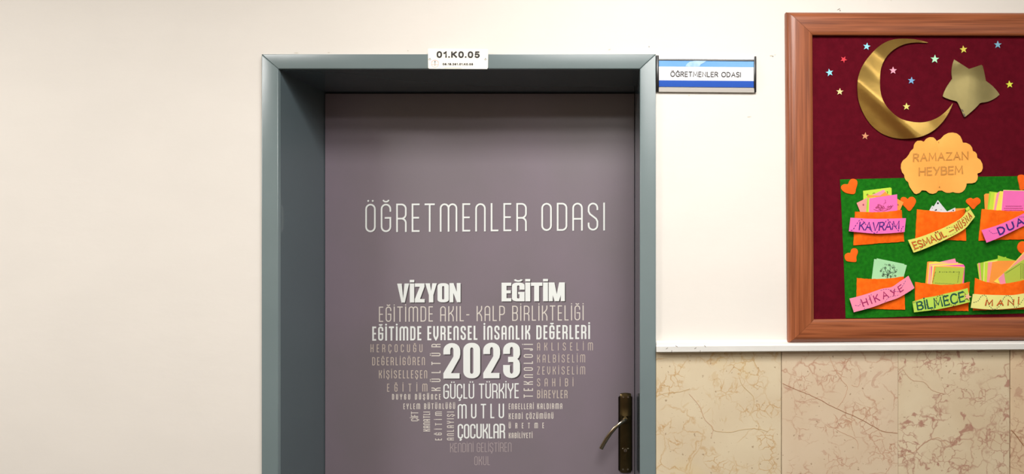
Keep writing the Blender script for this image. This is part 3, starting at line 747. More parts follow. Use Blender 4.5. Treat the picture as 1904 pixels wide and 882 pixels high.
for x in (799.3, 902.8):
    bm = bmesh.new(); cyl(bm, P(x, 108.8, ND + .0030), .0042, .0018, n=20, r2=.0030); s_ = link('screw_head', bm, M['screw'], np_)
    bm = bmesh.new(); cyl(bm, P(x, 108.6, ND + .0041), .0011, .0005, n=12); link('screw_slot', bm, M['ink_dark'], s_)
put('bottom_mark', ribbon([(826, 126.2), (842, 126.0), (858, 126.3)], .3, False), lambda a, b: (a, b, ND + .0026), M['flaw'], np_)

# blue and white room sign in a curved aluminium holder
sg = empty('door_sign'); tag(sg, 'blue and white sign in a silver holder with black end caps beside the door frame', 'sign')
def sy(y0, px): return y0 + (px - 1222) * 1.5 / 184
def conv(y):
    t = (y - 103) / 68.0; return .005 + .007 * math.sin(math.pi * min(1, max(0, t)))
bands = [112.0, 114, 118, 121, 123.8, 126, 132, 138, 144, 149.3, 153, 157, 161.2]
grid = [[(1225 + 177.4 * j / 12, sy(y, 1225 + 177.4 * j / 12), conv(y)) for j in range(13)] for y in bands]
sheet('paper_insert', grid, .001, M['sky'], sg, rowmat=lambda i, j: 0 if i < 4 else (1 if i < 9 else 2), mats=[M['sky'], M['paper_white'], M['royal']])
cl = fromcrop([(905, 225), (920, 200), (950, 180), (1000, 168), (1060, 166), (1110, 168), (1085, 190), (1055, 205), (1040, 226), (990, 229), (940, 228)], 5.188, 1100, 80)
put('cloud_print', [cl], lambda a, b: (a, b, conv(b) + .0005), M['cloudink'], sg)
for ys in ([103, 104.5, 107, 109.4], [162.2, 165, 168, 170.6]):
    grid = [[(1225 + 177.4 * j / 4, sy(y, 1225 + 177.4 * j / 4), conv(y) + .0012) for j in range(5)] for y in ys]
    sheet('holder_rail', grid, .004, M['alu'], sg)
grid = [[(1223 + 179.4 * j / 4, sy(y, 1223 + 179.4 * j / 4), conv(y) + .002) for j in range(5)] for y in (110.2, 111.0, 111.8)]
sheet('black_edge', grid, .003, M['black'], sg)
for (a, b_, yy0, yy1, dx) in ((1219.9, 1225.2, 103, 169.8, 0), (1402.0, 1406.2, 104.8, 171.2, 0)):
    grid = [[(a + (b_ - a) * j / 3, yy0 + (yy1 - yy0) * i / 14, .006 + .009 * math.sin(math.pi * i / 14) + (.001 if 0 < j < 3 else 0)) for j in range(4)] for i in range(15)]
    sheet('end_cap', grid, .0055, M['black'], sg)
line('ÖĞRETMENLER ODASI', 1246.5, 132.6, 142.6, 1377.6, 134.0, 143.6, 1.5, 'ink_text', font='hand', d=.0128, wscale=.93, parent=sg)

# ================================================================== NOTICE BOARD
nb = empty('notice_board'); tag(nb, 'large notice board in a red brown wooden frame with burgundy cloth, on the chair rail', 'notice board')
FD = .022
cor = [(1462, 22), (2345, 24), (2345, 629), (1466.5, 638)]       # outer corners
inn = [(1510, 65.5), (2297, 67.5), (2297, 586), (1512.5, 594.5)]  # inner corners
prof = [(0.0, .001), (0.0, .011), (.03, .015), (.10, .019), (.20, .0215), (.34, .022), (.86, .0205), (.95, .019), (1.0, .0165), (1.0, .009)]
for i, (m, nm) in enumerate(((M['wood_h'], 'top'), (M['wood_v'], 'r'), (M['wood_h'], 'b'), (M['wood_v'], 'l'))):
    j = (i + 1) % 4
    bm = bmesh.new(); R = []
    for (o_, i_) in ((cor[i], inn[i]), (cor[j], inn[j])):
        O3, I3 = P(o_[0], o_[1], .015), P(i_[0], i_[1], .015)
        R.append([bm.verts.new((O3.x + (I3.x - O3.x) * u, -v, O3.z + (I3.z - O3.z) * u)) for u, v in prof])
    # hairline gap at the mitre
    ax = (R[1][0].co - R[0][0].co).normalized()
    for v in R[0]: v.co += ax * .0003
    for v in R[1]: v.co -= ax * .0003
    for k in range(len(prof) - 1): bm.faces.new((R[0][k], R[0][k + 1], R[1][k + 1], R[1][k]))
    bm.faces.new((R[0][-1], R[0][0], R[1][0], R[1][-1]))
    bm.faces.new(R[0]); bm.faces.new(list(reversed(R[1])))
    bmesh.ops.recalc_face_normals(bm, faces=bm.faces[:])
    o = link('frame_rail', bm, m, nb)
    for p in o.data.polygons: p.use_smooth = True
    sharp(o, 32)
PAN = .008
slab('cloth_panel', [(1500, 56), (2307, 58), (2307, 597), (1503, 604)], .001, PAN - .001, M['burgundy'], nb)

# green felt backing
FELT = PAN + .0016
felt = slab('felt_sheet', smoothline([(1562, 334), (1640, 332), (1740, 330), (1830, 328.6), (1904, 327.6), (1990, 326)], 14)[:-1] + [(1990, 326)] + smoothline([(1990, 580.5), (1904, 583), (1800, 585.6), (1700, 588.5), (1630, 591.2), (1572.5, 592)], 14) + [(1571.6, 560), (1569.5, 500), (1567, 440), (1564.8, 385)], PAN + .0003, .0013, M['green'])
tag(felt, 'large green felt sheet behind the orange pockets on the notice board', 'felt')

# moon and gold star in metallic card
c3 = lambda p: fromcrop(p, 4.2, 1580, 60)
outer = c3([(612, 80), (560, 66), (500, 54), (430, 50), (360, 53), (300, 69), (240, 101), (190, 145), (140, 202), (100, 262), (75, 320), (62, 380), (60, 440), (65, 510), (80, 570), (105, 630), (140, 690), (185, 742), (240, 785), (300, 813), (360, 828), (420, 833), (480, 830), (540, 820), (600, 799), (660, 764), (710, 718), (750, 668), (785, 606), (808, 549)])
inner = c3([(611, 82), (570, 82), (520, 80), (460, 86), (410, 100), (360, 125), (315, 160), (275, 210), (248, 270), (238, 330), (236, 400), (240, 460), (255, 520), (285, 575), (330, 625), (380, 665), (430, 688), (490, 700), (540, 705), (590, 701), (640, 688), (690, 665), (740, 628), (780, 586), (807, 551)])
A_, B_ = smoothline(outer, 90), smoothline(inner, 90)
def moond(x, y):
    t = -.67 * (x - 1580) * 4.2 + .74 * (y - 60) * 4.2      # across the rolled sheet, upper right to lower left
    def sm(e0, e1, v):
        v = min(1, max(0, (v - e0) / (e1 - e0))); return v * v * (3 - 2 * v)
    h, st, q = 0.0, 6, -320.0
    while q < t:
        sl = .045 - .085 * sm(-40, 0, q) + .10 * sm(70, 130, q) - .20 * sm(232, 250, q) + .06 * sm(300, 360, q)
        h += sl * min(st, t - q) * .000324; q += st
    return PAN + .0035 + h
grid = [[(a[0] + (b[0] - a[0]) * r / 9, a[1] + (b[1] - a[1]) * r / 9) for a, b in zip(A_, B_)] for r in range(10)]
grid = [[(x, y, moond(x, y)) for x, y in row] for row in grid]
moon = sheet('crescent_moon', grid, .0012, M['foil']); tag(moon, 'large shiny gold foil crescent moon on the burgundy cloth', 'decoration')
c2s = lambda p: fromcrop(p, 6.3, 1730, 90)
so = c2s([(278, 130), (320, 157), (365, 185), (410, 214), (452, 242), (490, 229), (530, 216), (570, 202), (608, 190), (620, 235), (632, 285), (641, 335), (650, 382), (690, 410), (735, 448), (775, 492), (812, 540), (780, 570), (740, 596), (690, 620), (640, 632), (585, 637), (545, 682), (500, 725), (450, 768), (398, 810), (378, 765), (358, 715), (335, 668), (315, 622), (275, 612), (230, 600), (186, 584), (142, 565), (160, 510), (185, 458), (220, 405), (255, 355), (247, 310), (246, 265), (252, 215), (262, 172)])
cx, cy = 1730 + 450 / 6.3, 90 + 430 / 6.3
def stard(x, y):
    X, Y = (x - cx) / 50, (y - cy) / 50
    return max(PAN + .0018, PAN + .0068 - .0009 * abs(X + .06 * Y + .12) - .0020 * abs(X + .1 * Y) ** 1.3 * (1 if Y > -.3 else .7) - .0075 * max(0, -Y - .28 + .25 * abs(X)) ** 1.3 + .0005 * math.sin(X * 5) - .0008 * max(0, Y - .5))
so = resample(so, 84, True)
grid = [[(cx + (x - cx) * k, cy + (y - cy) * k) for x, y in so] for k in (.002, .15, .3, .45, .6, .72, .84, .93, 1.0)]
grid = [[(x, y, stard(x, y)) for x, y in row] for row in grid]
gs = sheet('gold_star', grid, .001, M['foil_star'], closed=True); tag(gs, 'large creased pale gold foil star to the right of the crescent moon', 'decoration')
# scuffed tip of the gold star, stray staple marks
put('scuff', [c2s([(362, 712), (380, 718), (392, 745), (376, 742)]), c2s([(384, 758), (404, 772), (410, 790), (400, 806), (392, 792)])], lambda a, b: (a, b, stard(a, b) + .0005), mat('scuffed_grey', (96, 84, 78), .5), gs)

def star5(px, py, r, rot, k=.42):
    return [(px + (r if i % 2 == 0 else r * k) * math.sin(rot + i * math.pi / 5), py - (r if i % 2 == 0 else r * k) * math.cos(rot + i * math.pi / 5)) for i in range(10)]
STARS = [
    (1611.7, 86.5, 7.2, .15, 'cyan', 'small pale cyan paper star near the top left of the crescent moon'),
    (1568.8, 110.6, 6.6, .5, 'red', 'small red paper star near the top left corner of the board'),
    (1542.6, 135, 7.4, -.2, 'cyan', 'small pale cyan paper star nearest the left frame rail'),
    (1561.6, 170.6, 6.9, .05, 'star_cream', 'small cream paper star left of the crescent moon'),
    (1660.7, 131.2, 7.3, 0, 'star_pink', 'small pink paper star inside the curve of the crescent'),
    (1694.8, 150, 7.1, .1, 'blue', 'small sky blue paper star inside the curve of the crescent'),
    (1685.6, 198.3, 7.1, 0, 'star_lemon', 'small lemon paper star low inside the crescent'),
    (1738.3, 110, 8.2, .05, 'star_mint', 'small mint paper star between the moon and the gold star'),
    (1791.7, 92, 7.4, -.1, 'star_yellow', 'small mustard yellow paper star above the large gold star'),
    (1855.4, 83.2, 7.4, 0, 'star_steel', 'small grey blue paper star at the top right of the view'),
    (1877.3, 157.2, 7.2, -.1, 'star_lime', 'small lime yellow paper star right of the large gold star'),
    (1608.8, 253.2, 7.1, .1, 'star_copper', 'small copper coloured paper star below the crescent moon'),
]
for x, y, r, rot, m, lab in STARS:
    o = slab('paper_star', star5(x, y, r, rot), PAN + .0006, .0012, M[m]); tag(o, lab, 'star', 'small paper stars on the burgundy cloth')

# cloud
cp = fromcrop([(290, 170), (330, 168), (365, 182), (390, 148), (430, 127), (475, 130), (500, 150), (515, 175), (545, 155), (560, 150), (600, 105), (650, 78), (700, 73), (750, 83), (790, 115), (812, 160), (820, 192), (860, 193), (905, 215), (930, 250), (938, 290), (965, 300), (985, 325), (990, 370), (1025, 392), (1050, 440), (1055, 490), (1040, 530), (1015, 547), (990, 552), (997, 590), (990, 630), (965, 658), (930, 668), (865, 670), (862, 700), (845, 740), (815, 770), (780, 783), (735, 780), (705, 770), (670, 780), (630, 780), (600, 768), (578, 752), (530, 755), (510, 780), (470, 793), (430, 785), (405, 768), (392, 755), (340, 750), (315, 780), (275, 795), (250, 785), (225, 750), (195, 705), (182, 655), (155, 635), (138, 600), (135, 570), (110, 540), (95, 490), (98, 440), (120, 400), (160, 370), (190, 330), (210, 290), (243, 262), (250, 215), (270, 185)], 6.3, 1660, 235)
CD = FELT + .003
ccx, ccy = 1751, 304
cpr = resample(cp, 220, True)
grid = [[(ccx + (x - ccx) * k, ccy + (y - ccy) * k, CD + .0012 - .0024 * (k ** 3) * (0.5 + 0.5 * math.sin(j * .11))) for j, (x, y) in enumerate(cpr)] for k in (.002, .3, .55, .75, .9, 1.0)]
cloud = sheet('paper_cloud', grid, .0009, M['cloudpaper'], closed=True); tag(cloud, 'apricot paper cloud lettered RAMAZAN HEYBEM over the top edge of the green felt', 'decoration')
line('RAMAZAN', 1697.6, 285.5, 301.2, 1801, 281.4, 297.2, 2.7, 'ink_brown', font='hand', d=CD + .0018, wscale=.98, parent=cloud, roundcap=True)
line('HEYBEM', 1708, 311.2, 327.8, 1791, 308, 324.4, 2.7, 'ink_brown', font='hand', d=CD + .0018, wscale=1.0, parent=cloud, roundcap=True)
for x, y in ((1745.6, 264.4), (1747, 347.6)):
    bm = bmesh.new(); cyl(bm, P(x, y, CD + .0016), .0011, .0012, n=10); link('pin', bm, M['ink_brown'], cloud)

# hearts
k1 = lambda p: fromcrop(p, 6.3, 1560, 330)
k3 = lambda p: fromcrop(p, 5.516, 1780, 320)
k4 = lambda p: fromcrop(p, 6.3, 1560, 460)
HEARTS = [
    (k1([(182, 192), (200, 130), (215, 80), (212, 42), (185, 20), (150, 18), (122, 45), (106, 80), (60, 80), (28, 105), (28, 135), (60, 170), (110, 190)]), 'orange felt heart at the top left corner of the green felt'),
    ([(1674.6, 371.6), (1678, 366.8), (1683.8, 367.3), (1688, 370.4), (1692, 366.8), (1697.5, 366.3), (1702, 370.4), (1703, 376), (1699, 384), (1691, 392.8), (1684, 386.4), (1677, 379)], 'orange felt heart between the KAVRAM pocket and the white cards'),
    (k3([(92, 310), (100, 282), (138, 265), (165, 276), (205, 262), (236, 284), (235, 316), (196, 350), (165, 382), (125, 345)]), 'orange felt heart under the right side of the paper cloud'),
    (k4([(68, 120), (75, 85), (108, 66), (134, 68), (145, 30), (175, 12), (210, 22), (222, 60), (204, 112), (200, 170), (130, 170), (85, 158)]), 'orange felt heart on the left, between the two left pockets'),
    ([(1892.8, 333), (1893.6, 326.6), (1899.5, 324.8), (1905.5, 327), (1909, 332), (1915, 331), (1920.5, 335.5), (1919, 343), (1910, 349), (1898, 354), (1895.4, 344)], 'orange felt heart at the top edge of the felt, rightmost in view'),
    ([(1892, 459), (1896, 451), (1903, 449), (1909.5, 453), (1916, 451), (1922.6, 457), (1919, 468), (1908, 475), (1899, 471.5), (1893.5, 466)], 'orange felt heart below the DUA pocket at the right side of the view')]
for pts, lab in HEARTS:
    q = smoothline(pts, 44, True)
    hx = sum(p[0] for p in q) / 44; hy = sum(p[1] for p in q) / 44
    grid = [[(hx + (x - hx) * k, hy + (y - hy) * k, FELT + .0024 - .0007 * k * k) for x, y in q] for k in (.003, .5, .85, 1.0)]
    o = sheet('felt_heart', grid, .0017, M['heart'], closed=True); tag(o, lab, 'heart', 'orange felt hearts on the green felt')

# pockets -------------------------------------------------------------
def loft(top, bot, n): return smoothline(top, n), smoothline(bot, n)
def pocket(name, tops, bots, ncards, lab, n=25, rows=12, bulge=None):
    T, B = loft(tops, bots, n)
    bu = bulge or (.0022 + .0007 * ncards)
    grid = []
    rr = random.Random(len(lab))
    jt = [rr.uniform(-.35, .35) for _ in range(n)]
    for i in range(rows):
        v = i / (rows - 1); row = []
        for j in range(n):
            u = j / (n - 1)
            side = min(1, 7 * u, 7 * (1 - u)) ** .6
            dep = FELT + .0022 + bu * side * (1 - v ** 2.2)
            dep += .0006 * math.sin(u * 9 + v * 4) * side * (1 - v)
            row.append((T[j][0] + (B[j][0] - T[j][0]) * v + (jt[i % n] * .8 if j in (0, n - 1) else 0), T[j][1] + (B[j][1] - T[j][1]) * v + (jt[j] if i in (0, rows - 1) else 0), dep))
        grid.append(row)
    o = sheet('felt_pocket', grid, .0016, M['pocket_felt']); tag(o, lab, 'pocket', 'orange felt pockets on the green felt')
    return o
k2 = lambda p: fromcrop(p, 6.3, 1680, 350)
k5 = lambda p: fromcrop(p, 6.783, 1690, 470)
k6 = lambda p: fromcrop(p, 5.88, 1790, 450)
pk1 = pocket('a', k1([(190, 402), (320, 408), (450, 408), (600, 398), (735, 380)]), k1([(170, 798), (330, 788), (480, 772), (620, 765), (765, 752)]), 9, 'orange felt pocket with the pink KAVRAM strip')
pk2 = pocket('b', k2([(160, 250), (300, 264), (420, 278), (520, 282), (620, 270), (722, 240)]), k2([(140, 590), (300, 600), (450, 608), (600, 612), (735, 617)]), 3, 'orange felt pocket behind the curved yellow strip', bulge=.0065)
pk3 = pocket('c', k3([(252, 380), (400, 392), (540, 400), (680, 398), (800, 386)]), k3([(220, 706), (370, 700), (520, 694), (680, 692), (815, 690)]), 6, 'orange felt pocket with the hot pink DUA strip')
pk4 = pocket('d', k4([(212, 362), (330, 370), (480, 372), (620, 362), (760, 343)]), k4([(200, 705), (350, 720), (500, 725), (640, 730), (775, 733)]), 3, 'orange felt pocket with the salmon pink strip, lower left')
pk5 = pocket('e', k5([(78, 368), (180, 385), (300, 400), (420, 408), (560, 402), (680, 390), (768, 368)]), k5([(80, 722), (250, 728), (420, 732), (600, 735), (750, 738)]), 8, 'orange felt pocket with the lime BILMECE strip')
pk6 = pocket('f', k6([(138, 395), (220, 428), (320, 452), (420, 462), (540, 446), (640, 425), (735, 396)]), k6([(115, 752), (250, 748), (400, 744), (560, 740), (740, 735)]), 9, 'orange felt pocket with the pale yellow MANI strip')
# folded back layer that shows above the pocket with the yellow strip
slab('back_layer', k2([(600, 240), (722, 236), (722, 262), (700, 300), (605, 300)]), FELT, .0016, M['orange'], pk2)

# cards ---------------------------------------------------------------
CARDN = 0
def card(pts, m, lev, lab, grp):
    o = slab('paper_card', pts, FELT + .0006 + lev * .00062, .0004, M[m]); tag(o, lab, 'card', grp)
    return o
g1 = 'cards in the KAVRAM pocket'
card(k1([(283, 158), (605, 118), (612, 440), (290, 450)]), 'yellow_green', 0, 'tallest yellow green card at the back of the KAVRAM pocket', g1)
c = card(k1([(288, 172), (616, 124), (622, 440), (292, 450)]), 'yellow_green', 1, 'second yellow green card at the back of the KAVRAM pocket', g1)
put('print', ribbon(k1(arc(333, 204, 8, 8, 0, 360, 10)), .5, True) + ribbon(k1(arc(410, 195, 14, 12, 180, 360, 8)), .4, False) + ribbon(k1(arc(560, 178, 10, 14, -90, 90, 8)), .5, False), lambda a, b: (a, b, FELT + .0006 + .00062 + .0006), M['print_black'], c)
card(k1([(370, 215), (525, 143), (570, 200), (500, 440), (420, 440)]), 'pink', 2, 'light pink card corner rising behind the KAVRAM cards', g1)
card(k1([(335, 205), (480, 215), (545, 165), (590, 240), (540, 440), (350, 440)]), 'orange', 3, 'orange card tilted behind the hot pink KAVRAM card', g1)
c = card(k1([(560, 190), (655, 235), (757, 293), (690, 440), (560, 440)]), 'orange', 4, 'orange card leaning out to the right of the KAVRAM cards', g1)
put('print', ribbon(k1([(680, 335), (690, 315), (700, 330)]), .6, False), lambda a, b: (a, b, FELT + .0037), M['print_rose'], c)
c = card(k1([(207, 300), (330, 240), (390, 300), (330, 440), (262, 440)]), 'salmon', 4, 'salmon card leaning out to the left of the KAVRAM cards', g1)
put('print', ribbon(k1(arc(285, 322, 6, 8, 0, 360, 8)), .6, True), lambda a, b: (a, b, FELT + .0037), M['print_rose'], c)
card(k1([(312, 250), (420, 238), (420, 440), (300, 440)]), 'salmon', 5, 'upright salmon card just left of the hot pink card', g1)
card(k1([(330, 245), (420, 230), (420, 440), (316, 440)]), 'lime', 6, 'thin lime card edge showing beside the hot pink card', g1)
card(k1([(345, 240), (430, 232), (430, 440), (340, 440)]), 'yellow_green', 6.6, 'thin yellow green card edge next to the hot pink card', g1)
c = card(k1([(356, 246), (681, 199), (686, 440), (350, 440)]), 'hot_pink', 7.4, 'hot pink card printed with a dish at the front of the KAVRAM pocket', g1)
rr = random.Random(3); pr = []
for i in range(26):
    a = rr.uniform(0, 6.28); x = 525 + rr.uniform(-88, 92); y = 345 + rr.uniform(-38, 40) * (1 - abs(x - 525) / 150)
    pr += ribbon(k1(arc(x, y, rr.uniform(8, 20), rr.uniform(6, 14), a * 57, a * 57 + rr.uniform(140, 300), 7)), .35, False)
pr += ribbon(k1([(405, 375), (450, 392), (530, 392), (600, 370), (618, 335)]), .5, False) + ribbon(k1([(535, 262), (548, 275), (540, 292), (552, 300)]), .35, False)
put('print', pr, lambda a, b: (a, b, FELT + .0006 + 7.4 * .00062 + .0006), M['print_rose'], c)
g2 = 'white cards behind the yellow strip'
def cardw(pts, lev, lab, dots):
    c = card(k2(pts), 'white', lev, lab, g2)
    ps = [k2(arc(x, y, r, r, 0, 360, 12))[:-1] for x, y, r in dots]
    put('print', ps, lambda a, b: (a, b, FELT + .0006 + lev * .00062 + .0006), M['ink_text'], c)
cardw([(335, 204), (380, 232), (400, 300), (330, 330), (280, 300)], 0, 'lower left white card corner in the pocket of the yellow strip', [(342, 236, 7), (352, 246, 4)])
cardw([(402, 140), (520, 285), (440, 330), (300, 330), (345, 230)], 1.5, 'tallest white card corner with a black dot in the pocket', [(402, 177, 12), (382, 256, 9), (370, 262, 6), (440, 254, 4)])
cardw([(606, 228), (608, 320), (500, 320), (513, 272)], 3, 'right white card corner with a small dot in the pocket', [(582, 262, 8), (560, 276, 4)])
g3 = 'cards in the DUA pocket'
for i, (p, m, lab) in enumerate((
    ([(275, 235), (292, 222), (420, 218), (420, 430), (285, 430)], 'orange', 'orange card at the left back of the DUA pocket'),
    ([(330, 199), (415, 209), (470, 215), (440, 430), (303, 430)], 'lime', 'lime card in the DUA pocket, its top edge lowest at the right'),
    ([(348, 212), (470, 216), (440, 430), (318, 430)], 'yellow_green', 'yellow green card over the lime card in the DUA pocket'),
    ([(385, 216), (500, 216), (450, 430), (362, 430)], 'yellow', 'pale yellow card edge in the DUA pocket'),
    ([(405, 225), (430, 200), (520, 205), (470, 430), (370, 430)], 'pink', 'light pink card edge in the middle of the DUA pocket'),
    ([(437, 196), (560, 205), (520, 430), (388, 430)], 'yellow', 'bright yellow card just left of the hot pink DUA card'),
    ([(473, 184), (785, 192), (780, 430), (440, 430)], 'pale_yellow', 'pale yellow card directly behind the hot pink DUA card'))):
    card(k3(p), m, i * .9, lab, g3)
c = card(k3([(474, 190), (775, 198), (772, 430), (452, 430)]), 'hot_pink', 6.6, 'hot pink card with small print at the front of the DUA pocket', g3)
pr = []
for (x0, x1, y) in ((497, 660, 352), (480, 668, 374), (485, 668, 394)):
    x = x0
    while x < x1:
        l = rr.uniform(6, 17); pr += ribbon(k3([(x, y + 3), (x + 1.5, y - 3), (x + l * .5, y + 2), (x + l, y - 2)]), .35, False); x += l + 4
put('print', pr, lambda a, b: (a, b, FELT + .0006 + 6.6 * .00062 + .0006), M['print_rose'], c)
g4 = 'mint cards in the lower left pocket'
card(k4([(412, 138), (450, 142), (740, 200), (735, 410), (380, 400)]), 'mint', 0, 'rear mint card in the lower left pocket', g4)
card(k4([(443, 130), (765, 196), (745, 410), (385, 400)]), 'mint', 1, 'middle mint card in the lower left pocket', g4)
c = card(k4([(462, 150), (795, 210), (742, 410), (390, 400), (420, 230)]), 'mint', 2.2, 'front mint card printed with a black tree', g4)
pr = []
tr = [[(560, 365), (568, 330), (560, 300), (545, 270), (530, 240)], [(572, 365), (574, 320), (590, 290), (600, 262), (598, 235)], [(568, 335), (590, 312), (612, 300), (640, 290)], [(566, 330), (550, 318), (530, 318), (505, 312)], [(574, 320), (570, 290), (572, 262)], [(590, 290), (580, 268)], [(600, 365), (610, 350)]]
for t in tr: pr += ribbon(k4(t), .5, False)
for i in range(40):
    a = i * 2.4; r_ = 60 + 38 * ((i * 37) % 10) / 10
    x, y = 585 + math.cos(a) * r_ * 1.02, 272 + math.sin(a) * r_ * .85
    if y > 348: continue
    th = a + .5
    pr.append(k4([(x + 12 * math.cos(th), y + 12 * math.sin(th)), (x + 3 * math.cos(th + 1.57), y + 3 * math.sin(th + 1.57)), (x - 12 * math.cos(th), y - 12 * math.sin(th)), (x - 4 * math.cos(th + 1.57), y - 4 * math.sin(th + 1.57))]))
for x, y in ((592, 208), (490, 280), (628, 240), (660, 285), (512, 335), (605, 342), (660, 336), (545, 245), (600, 292)):
    pr += ribbon(k4(arc(x, y, 10, 10, 0, 360, 10)), .3, True) + [k4(arc(x, y, 5, 5, 0, 360, 8))[:-1]]
put('print', pr, lambda a, b: (a, b, FELT + .0006 + 2.2 * .00062 + .0006), M['print_black'], c)
g5 = 'cards in the BILMECE pocket'
for i, (p, m, lab) in enumerate((
    ([(232, 116), (262, 112), (600, 130), (600, 430), (205, 430)], 'orange', 'orange card at the left back of the BILMECE pocket'),
    ([(345, 128), (582, 74), (620, 200), (620, 430), (345, 430)], 'pink', 'light pink card rising highest out of the BILMECE pocket'),
    ([(252, 128), (330, 112), (600, 140), (600, 430), (228, 430)], 'yellow', 'yellow card on the left of the BILMECE pocket'),
    ([(262, 150), (500, 130), (618, 120), (660, 200), (660, 430), (240, 430)], 'pink', 'broad pink card in the middle of the BILMECE pocket'),
    ([(272, 160), (440, 142), (640, 134), (690, 150), (680, 430), (262, 430)], 'yellow', 'pale yellow card with its edge along the top of the stack'),
    ([(280, 172), (500, 158), (690, 150), (706, 178), (690, 430), (272, 430)], 'magenta', 'magenta card showing down the right of the BILMECE pocket'),
    ([(298, 165), (500, 168), (700, 182), (672, 430), (275, 430)], 'pale_yellow', 'cream yellow card just behind the olive card'),
    ([(318, 172), (560, 176), (700, 187), (668, 430), (286, 430)], 'orange', 'orange card directly behind the olive card'))):
    card(k5(p), m, i * .85, lab, g5)
c = card(k5([(340, 180), (700, 193), (652, 430), (290, 430)]), 'olive', 7.0, 'olive green card with a printed border at the front of the BILMECE pocket', g5)
pr = []
for i in range(17):
    x = 385 + i * 15 + (i % 3) * 2; pr += ribbon(k5([(x, 238 + i % 4 * 3), (x + 4 + i % 3 * 2, 252 - i % 2 * 6)]), .3 if i % 3 else .7, False)
for i in range(8):
    y = 245 + i * 18
    pr += ribbon(k5([(338 - i * 5, y), (330 - i * 5, y + 9 - i % 2 * 6)]), .45, False) + ribbon(k5([(640 - i * 3, y), (632 - i * 3, y + 8 - i % 3 * 3)]), .45, False)
for i in range(16): pr += ribbon(k5([(332 + i * 15.5, 386 + i * .9), (340 + i * 15.5, 380 + i % 3 * 3 + i * .9)]), .4, False)
put('print', pr, lambda a, b: (a, b, FELT + .0006 + 7.0 * .00062 + .0006), M['print_black'], c)
g6 = 'cards in the MANI pocket'
for i, (p, m, lab) in enumerate((
    ([(158, 240), (240, 218), (475, 164), (480, 480), (185, 440)], 'yellow_green', 'yellow green card at the far left back of the MANI pocket'),
    ([(170, 232), (215, 228), (400, 210), (400, 480), (200, 470)], 'salmon', 'salmon card edge at the left of the MANI pocket'),
    ([(190, 232), (232, 222), (400, 210), (400, 480), (210, 470)], 'lime', 'lime card edge at the left of the MANI pocket'),
    ([(385, 148), (475, 175), (580, 206), (520, 480), (380, 480)], 'lime', 'lime card rising highest in the middle of the MANI pocket'),
    ([(232, 225), (380, 205), (400, 480), (222, 470)], 'pale_yellow', 'pale yellow card edge in the MANI pocket'),
    ([(242, 226), (400, 212), (400, 480), (236, 470)], 'yellow_green', 'second yellow green card edge in the MANI pocket'),
    ([(278, 222), (420, 212), (400, 480), (262, 470)], 'salmon', 'salmon card just left of the large orange card'),
    ([(325, 222), (390, 208), (580, 205), (500, 500), (285, 480)], 'orange', 'large plain orange card in the middle of the MANI pocket'))):
    card(k6(p), m, i * .8, lab, g6)
card(k6([(340, 436), (480, 318), (668, 112), (760, 150), (700, 470), (430, 470)]), 'yellow', 7.0, 'bright yellow card slanting up to the right in the MANI pocket', g6)
card(k6([(480, 324), (672, 122), (760, 150), (700, 480), (520, 480)]), 'salmon', 7.6, 'salmon orange card on the slanting yellow card', g6)
card(k6([(390, 402), (452, 340), (530, 330), (520, 480), (420, 480)]), 'pink', 8.2, 'pink card between the slanting yellow and olive cards', g6)
c = card(k6([(452, 335), (690, 178), (790, 300), (720, 470), (475, 480)]), 'olive', 8.9, 'olive card with small print at the right of the MANI pocket', g6)
pr = []
for x, y0, y1 in ((648, 235, 400), (632, 255, 400), (664, 240, 400)):
    y = y0
    while y < y1: pr += ribbon(k6([(x, y), (x + 3, y + 7)]), .4, False); y += 12
pr += ribbon(k6([(468, 345), (640, 235)]), .3, False)
put('print', pr, lambda a, b: (a, b, FELT + .0006 + 8.9 * .00062 + .0006), M['print_black'], c)

